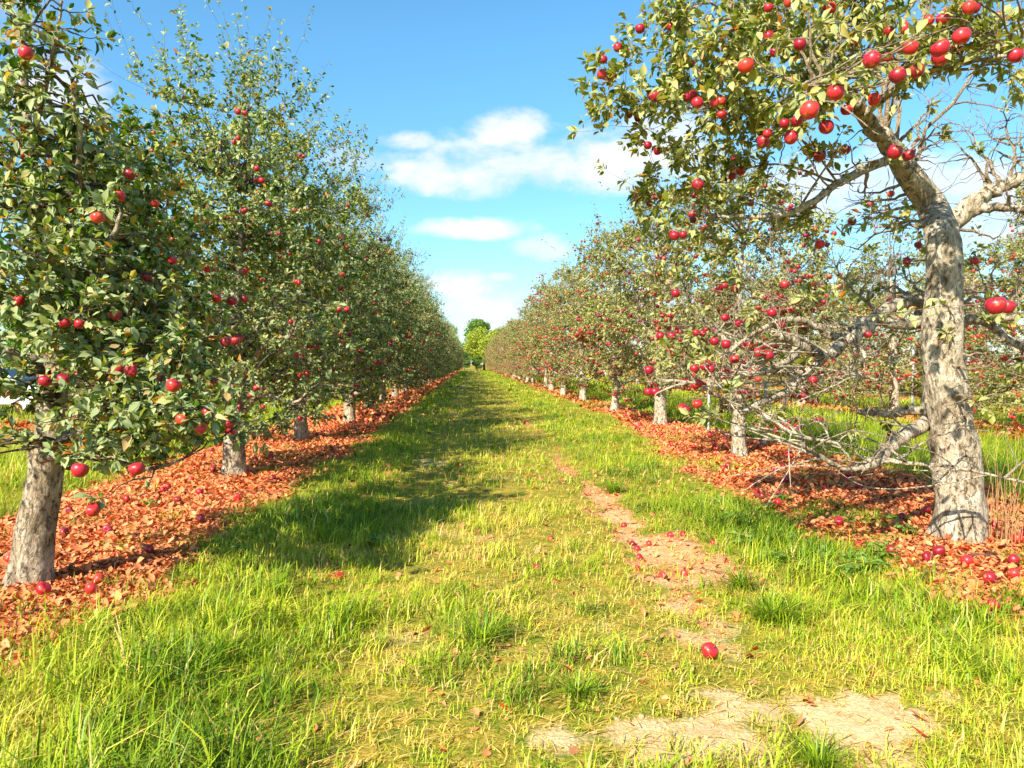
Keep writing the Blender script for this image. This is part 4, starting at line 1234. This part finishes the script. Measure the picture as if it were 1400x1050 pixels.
for k, (px, py) in enumerate(((1130, 765), (1165, 772), (1190, 785), (1150, 790), (1110, 780), (1085, 745), (1060, 770), (1210, 765), (1230, 722), (1045, 700), (1070, 690), (1000, 715), (985, 690), (1240, 735), (1020, 745))):
    plant_('weed', 'weed', WEEDS[k % 2], px, py, .85 + .1 * (k % 4), 'bright green broad-leaved weed in the patch before the gnarled trunk', 'broad-leaved weeds before the gnarled trunk')
for k, (px, py) in enumerate(((205, 700), (400, 618), (330, 760), (520, 745), (350, 735), (590, 640))):
    plant_('weed', 'weed', WEEDS[k % 2], px, py, .9, 'small green broad-leaved weed at the edge of the shaded litter strip', 'broad-leaved weeds along the shaded row')
for px, py, v, sc, lab in ((838, 672, 0, .9, 'dark green sprawling grass tuft standing beside the bare soil track'), (1015, 805, 1, 1.1, 'broad-bladed bright grass tuft at the near end of the soil track'), (1055, 850, 0, 1.0, 'fine-bladed grass tuft between the sandy patch and the weeds'),
                           (660, 880, 0, .9, 'dark green grass tuft out on the middle of the worn path'), (790, 960, 1, .8, 'small grass tuft at the edge of the sandy soil patch'), (1120, 1045, 0, .7, 'low grass tuft growing out of the sandy patch at the frame bottom')):
    plant_('grass_tuft', 'grass tuft', TUFT[v], px, py, sc, lab, None)


def stalks(seed, n, h):
    rng = rng_of(seed)
    p0 = np.stack([rng.normal(0, .14, n), rng.normal(0, .14, n), np.full(n, -.02)], -1)
    hh = h * rng.uniform(.5, 1.15, n)
    ln = rng.normal(0, .09, (n, 2))
    P = np.stack([p0 + np.concatenate([ln * (s * hh[:, None]) * s + rng.normal(0, .006, (n, 2)) * s, (hh * s)[:, None]], 1) for s in (0, .33, .66, 1)], 1)
    V, Q, _ = tubes(P, np.tile([.0042, .0036, .003, .0018], (n, 1)), 4)
    return mesh('dry_weed', V, [Q], M_STALK)


for k, (px, py, n, h, lab) in enumerate(((1352, 742, 22, .62, 'clump of dry brown stalks against the gnarled trunk and its root'), (1385, 752, 26, .75, 'tall clump of dry brown stalks farther from the gnarled trunk'),
                                         (1130, 650, 12, .35, 'low dry stalks behind the litter near the second trunk of the sunny row'))):
    x, y = on_ground(px, py)
    tag(obj('dry_weed', stalks(600 + k, n, h), None, (x, y, hz(x, y))), lab, 'dry weed')


# stakes beside the trunks
def stake(px, py, h, r, lab):
    x, y = on_ground(px, py)
    P = np.array([[[0, 0, -.1], [0.004, 0, .02], [.01, .004, h * .5], [.02, .01, h - .012], [.02, .01, h]]])
    V, Q, cap = tubes(P, np.array([[r, r, r * .98, r * .95, r * .8]]), 10)
    o = obj('stake', mesh('stake', V, [Q, cap], M_POST, smooth=True), None, (x, y, hz(x, y)))
    tag(o, lab, 'stake')


stake(1045, 612, 1.25, .035, 'grey stake standing beside the second trunk of the sunny row')
stake(1247, 566, 2.2, .04, 'tall pale stake in the grass alley behind the gnarled trunk')
stake(968, 592, 1.0, .03, 'thin grey stake beside the third trunk of the sunny row')

# ------------------------------------------------------------------ parked cars glimpsed through the leaves
def prism(profile, half, inset=0.0):
    """A side profile (y,z) given width; the top narrows by inset."""
    p = np.asarray(profile, float)
    zt = (p[:, 1] - p[:, 1].min()) / np.ptp(p[:, 1])
    hw = half - inset * zt
    a = np.stack([-hw, p[:, 0], p[:, 1]], -1)
    b = np.stack([hw, p[:, 0], p[:, 1]], -1)
    n = len(p)
    V = np.vstack([a, b])
    i = np.arange(n)
    Q = np.stack([i, (i + 1) % n, (i + 1) % n + n, i + n], -1)
    return V, [Q, np.array([list(range(n))[::-1]]), np.array([list(range(n, 2 * n))])]


def smooth_obj(name, me, parent, bevel=.03, loc=None):
    o = obj(name, me, parent, loc)
    b = o.modifiers.new('bevel', 'BEVEL')
    b.width, b.segments, b.limit_method = bevel, 3, 'ANGLE'
    return o


def make_car(name, loc, rot, label, van=False):
    root = bpy.data.objects.new(name, None)
    COL.objects.link(root)
    root.location, root.rotation_euler = loc, (0, 0, rot)
    tag(root, label, 'car')
    zt = .95 if not van else 1.15
    top = 1.45 if not van else 1.85
    V, F = prism([(-2.2, .3), (-2.25, .62), (-2.15, zt - .1), (-1.2, zt), (1.35, zt), (2.1, zt - .12), (2.22, .6), (2.18, .3)], .88, .05)
    smooth_obj('body', mesh('body', V, F, M_PAINT, smooth=False), root, .06)
    cab = [(-1.3, zt + .003), (-.45, top), (1.0, top), (1.75, zt + .003)] if not van else [(-1.35, zt + .003), (-.7, top), (1.75, top), (2.05, zt + .003)]
    V, F = prism(cab, .80, .14)
    smooth_obj('cabin', mesh('cabin', V, F, M_GLASS, smooth=False), root, .04)
    rf = [(cab[1][0] - .06, top - .03), (cab[1][0], top + .025), (cab[2][0], top + .025), (cab[2][0] + .06, top - .03)]
    V, F = prism(rf, .70, .03)
    smooth_obj('roof', mesh('roof', V, F, M_PAINT, smooth=False), root, .02)
    for sg in (-1, 1):
        for a, b in ((cab[1], cab[0]), (cab[2], cab[3]), ((.25, top), (.2, zt))):
            P = np.array([[[sg * .665, a[0], a[1]], [sg * .735, (a[0] + b[0]) / 2, (a[1] + b[1]) / 2], [sg * .805, b[0], b[1]]]])
            V, Q, cp = tubes(P, np.full((1, 3), .035), 6)
            obj('pillar', mesh('pillar', V, [Q, cp], M_PAINT), root)
        for y in (-1.4, 1.35):
            th = np.arange(24) * 2 * math.pi / 24
            prof = [(.0, .21), (.32, .21), (.335, .20), (.335, .03), (.32, .0), (.2, .0)]
            V = np.array([[sg * (.67 + x_), y + r_ * math.cos(t_), .335 + r_ * math.sin(t_)] for r_, x_ in prof[1:] for t_ in th])
            i = (np.arange(len(prof) - 2)[:, None] * 24 + np.arange(24)[None]).ravel(); j = (np.arange(len(prof) - 2)[:, None] * 24 + ((np.arange(24) + 1) % 24)[None]).ravel()
            whl = obj('wheel', mesh('wheel', V, [np.stack([i, j, j + 24, i + 24], -1)], M_TYRE), root)
            V = np.array([[sg * .875, y, .335]] + [[sg * .885, y + .21 * math.cos(t_), .335 + .21 * math.sin(t_)] for t_ in th])
            obj('rim', mesh('rim', V, [np.array([[0, 1 + k, 1 + (k + 1) % 24] for k in range(24)])], M_RIM), whl)
        for y, m_, nm in ((-2.21, M_HEAD, 'headlight'), (2.17, M_LAMP, 'tail_light')):
            V, F = prism([(y - .04, .62), (y - .03, .76), (y + .05, .76), (y + .05, .62)], .16)
            V[:, 0] += sg * .6
            obj(nm, mesh(nm, V, F, m_, smooth=False), root)


x, y = at(2, 545, 26)[0], 26.0
make_car('parked_car', (x, y, 0), R(80), 'white parked car glimpsed under the first tree of the shaded row')
x, y = at(215, 500, 33)[0], 33.0
make_car('parked_van', (x, y, 0), R(70), 'white parked van glimpsed between the first two trees of the shaded row', True)
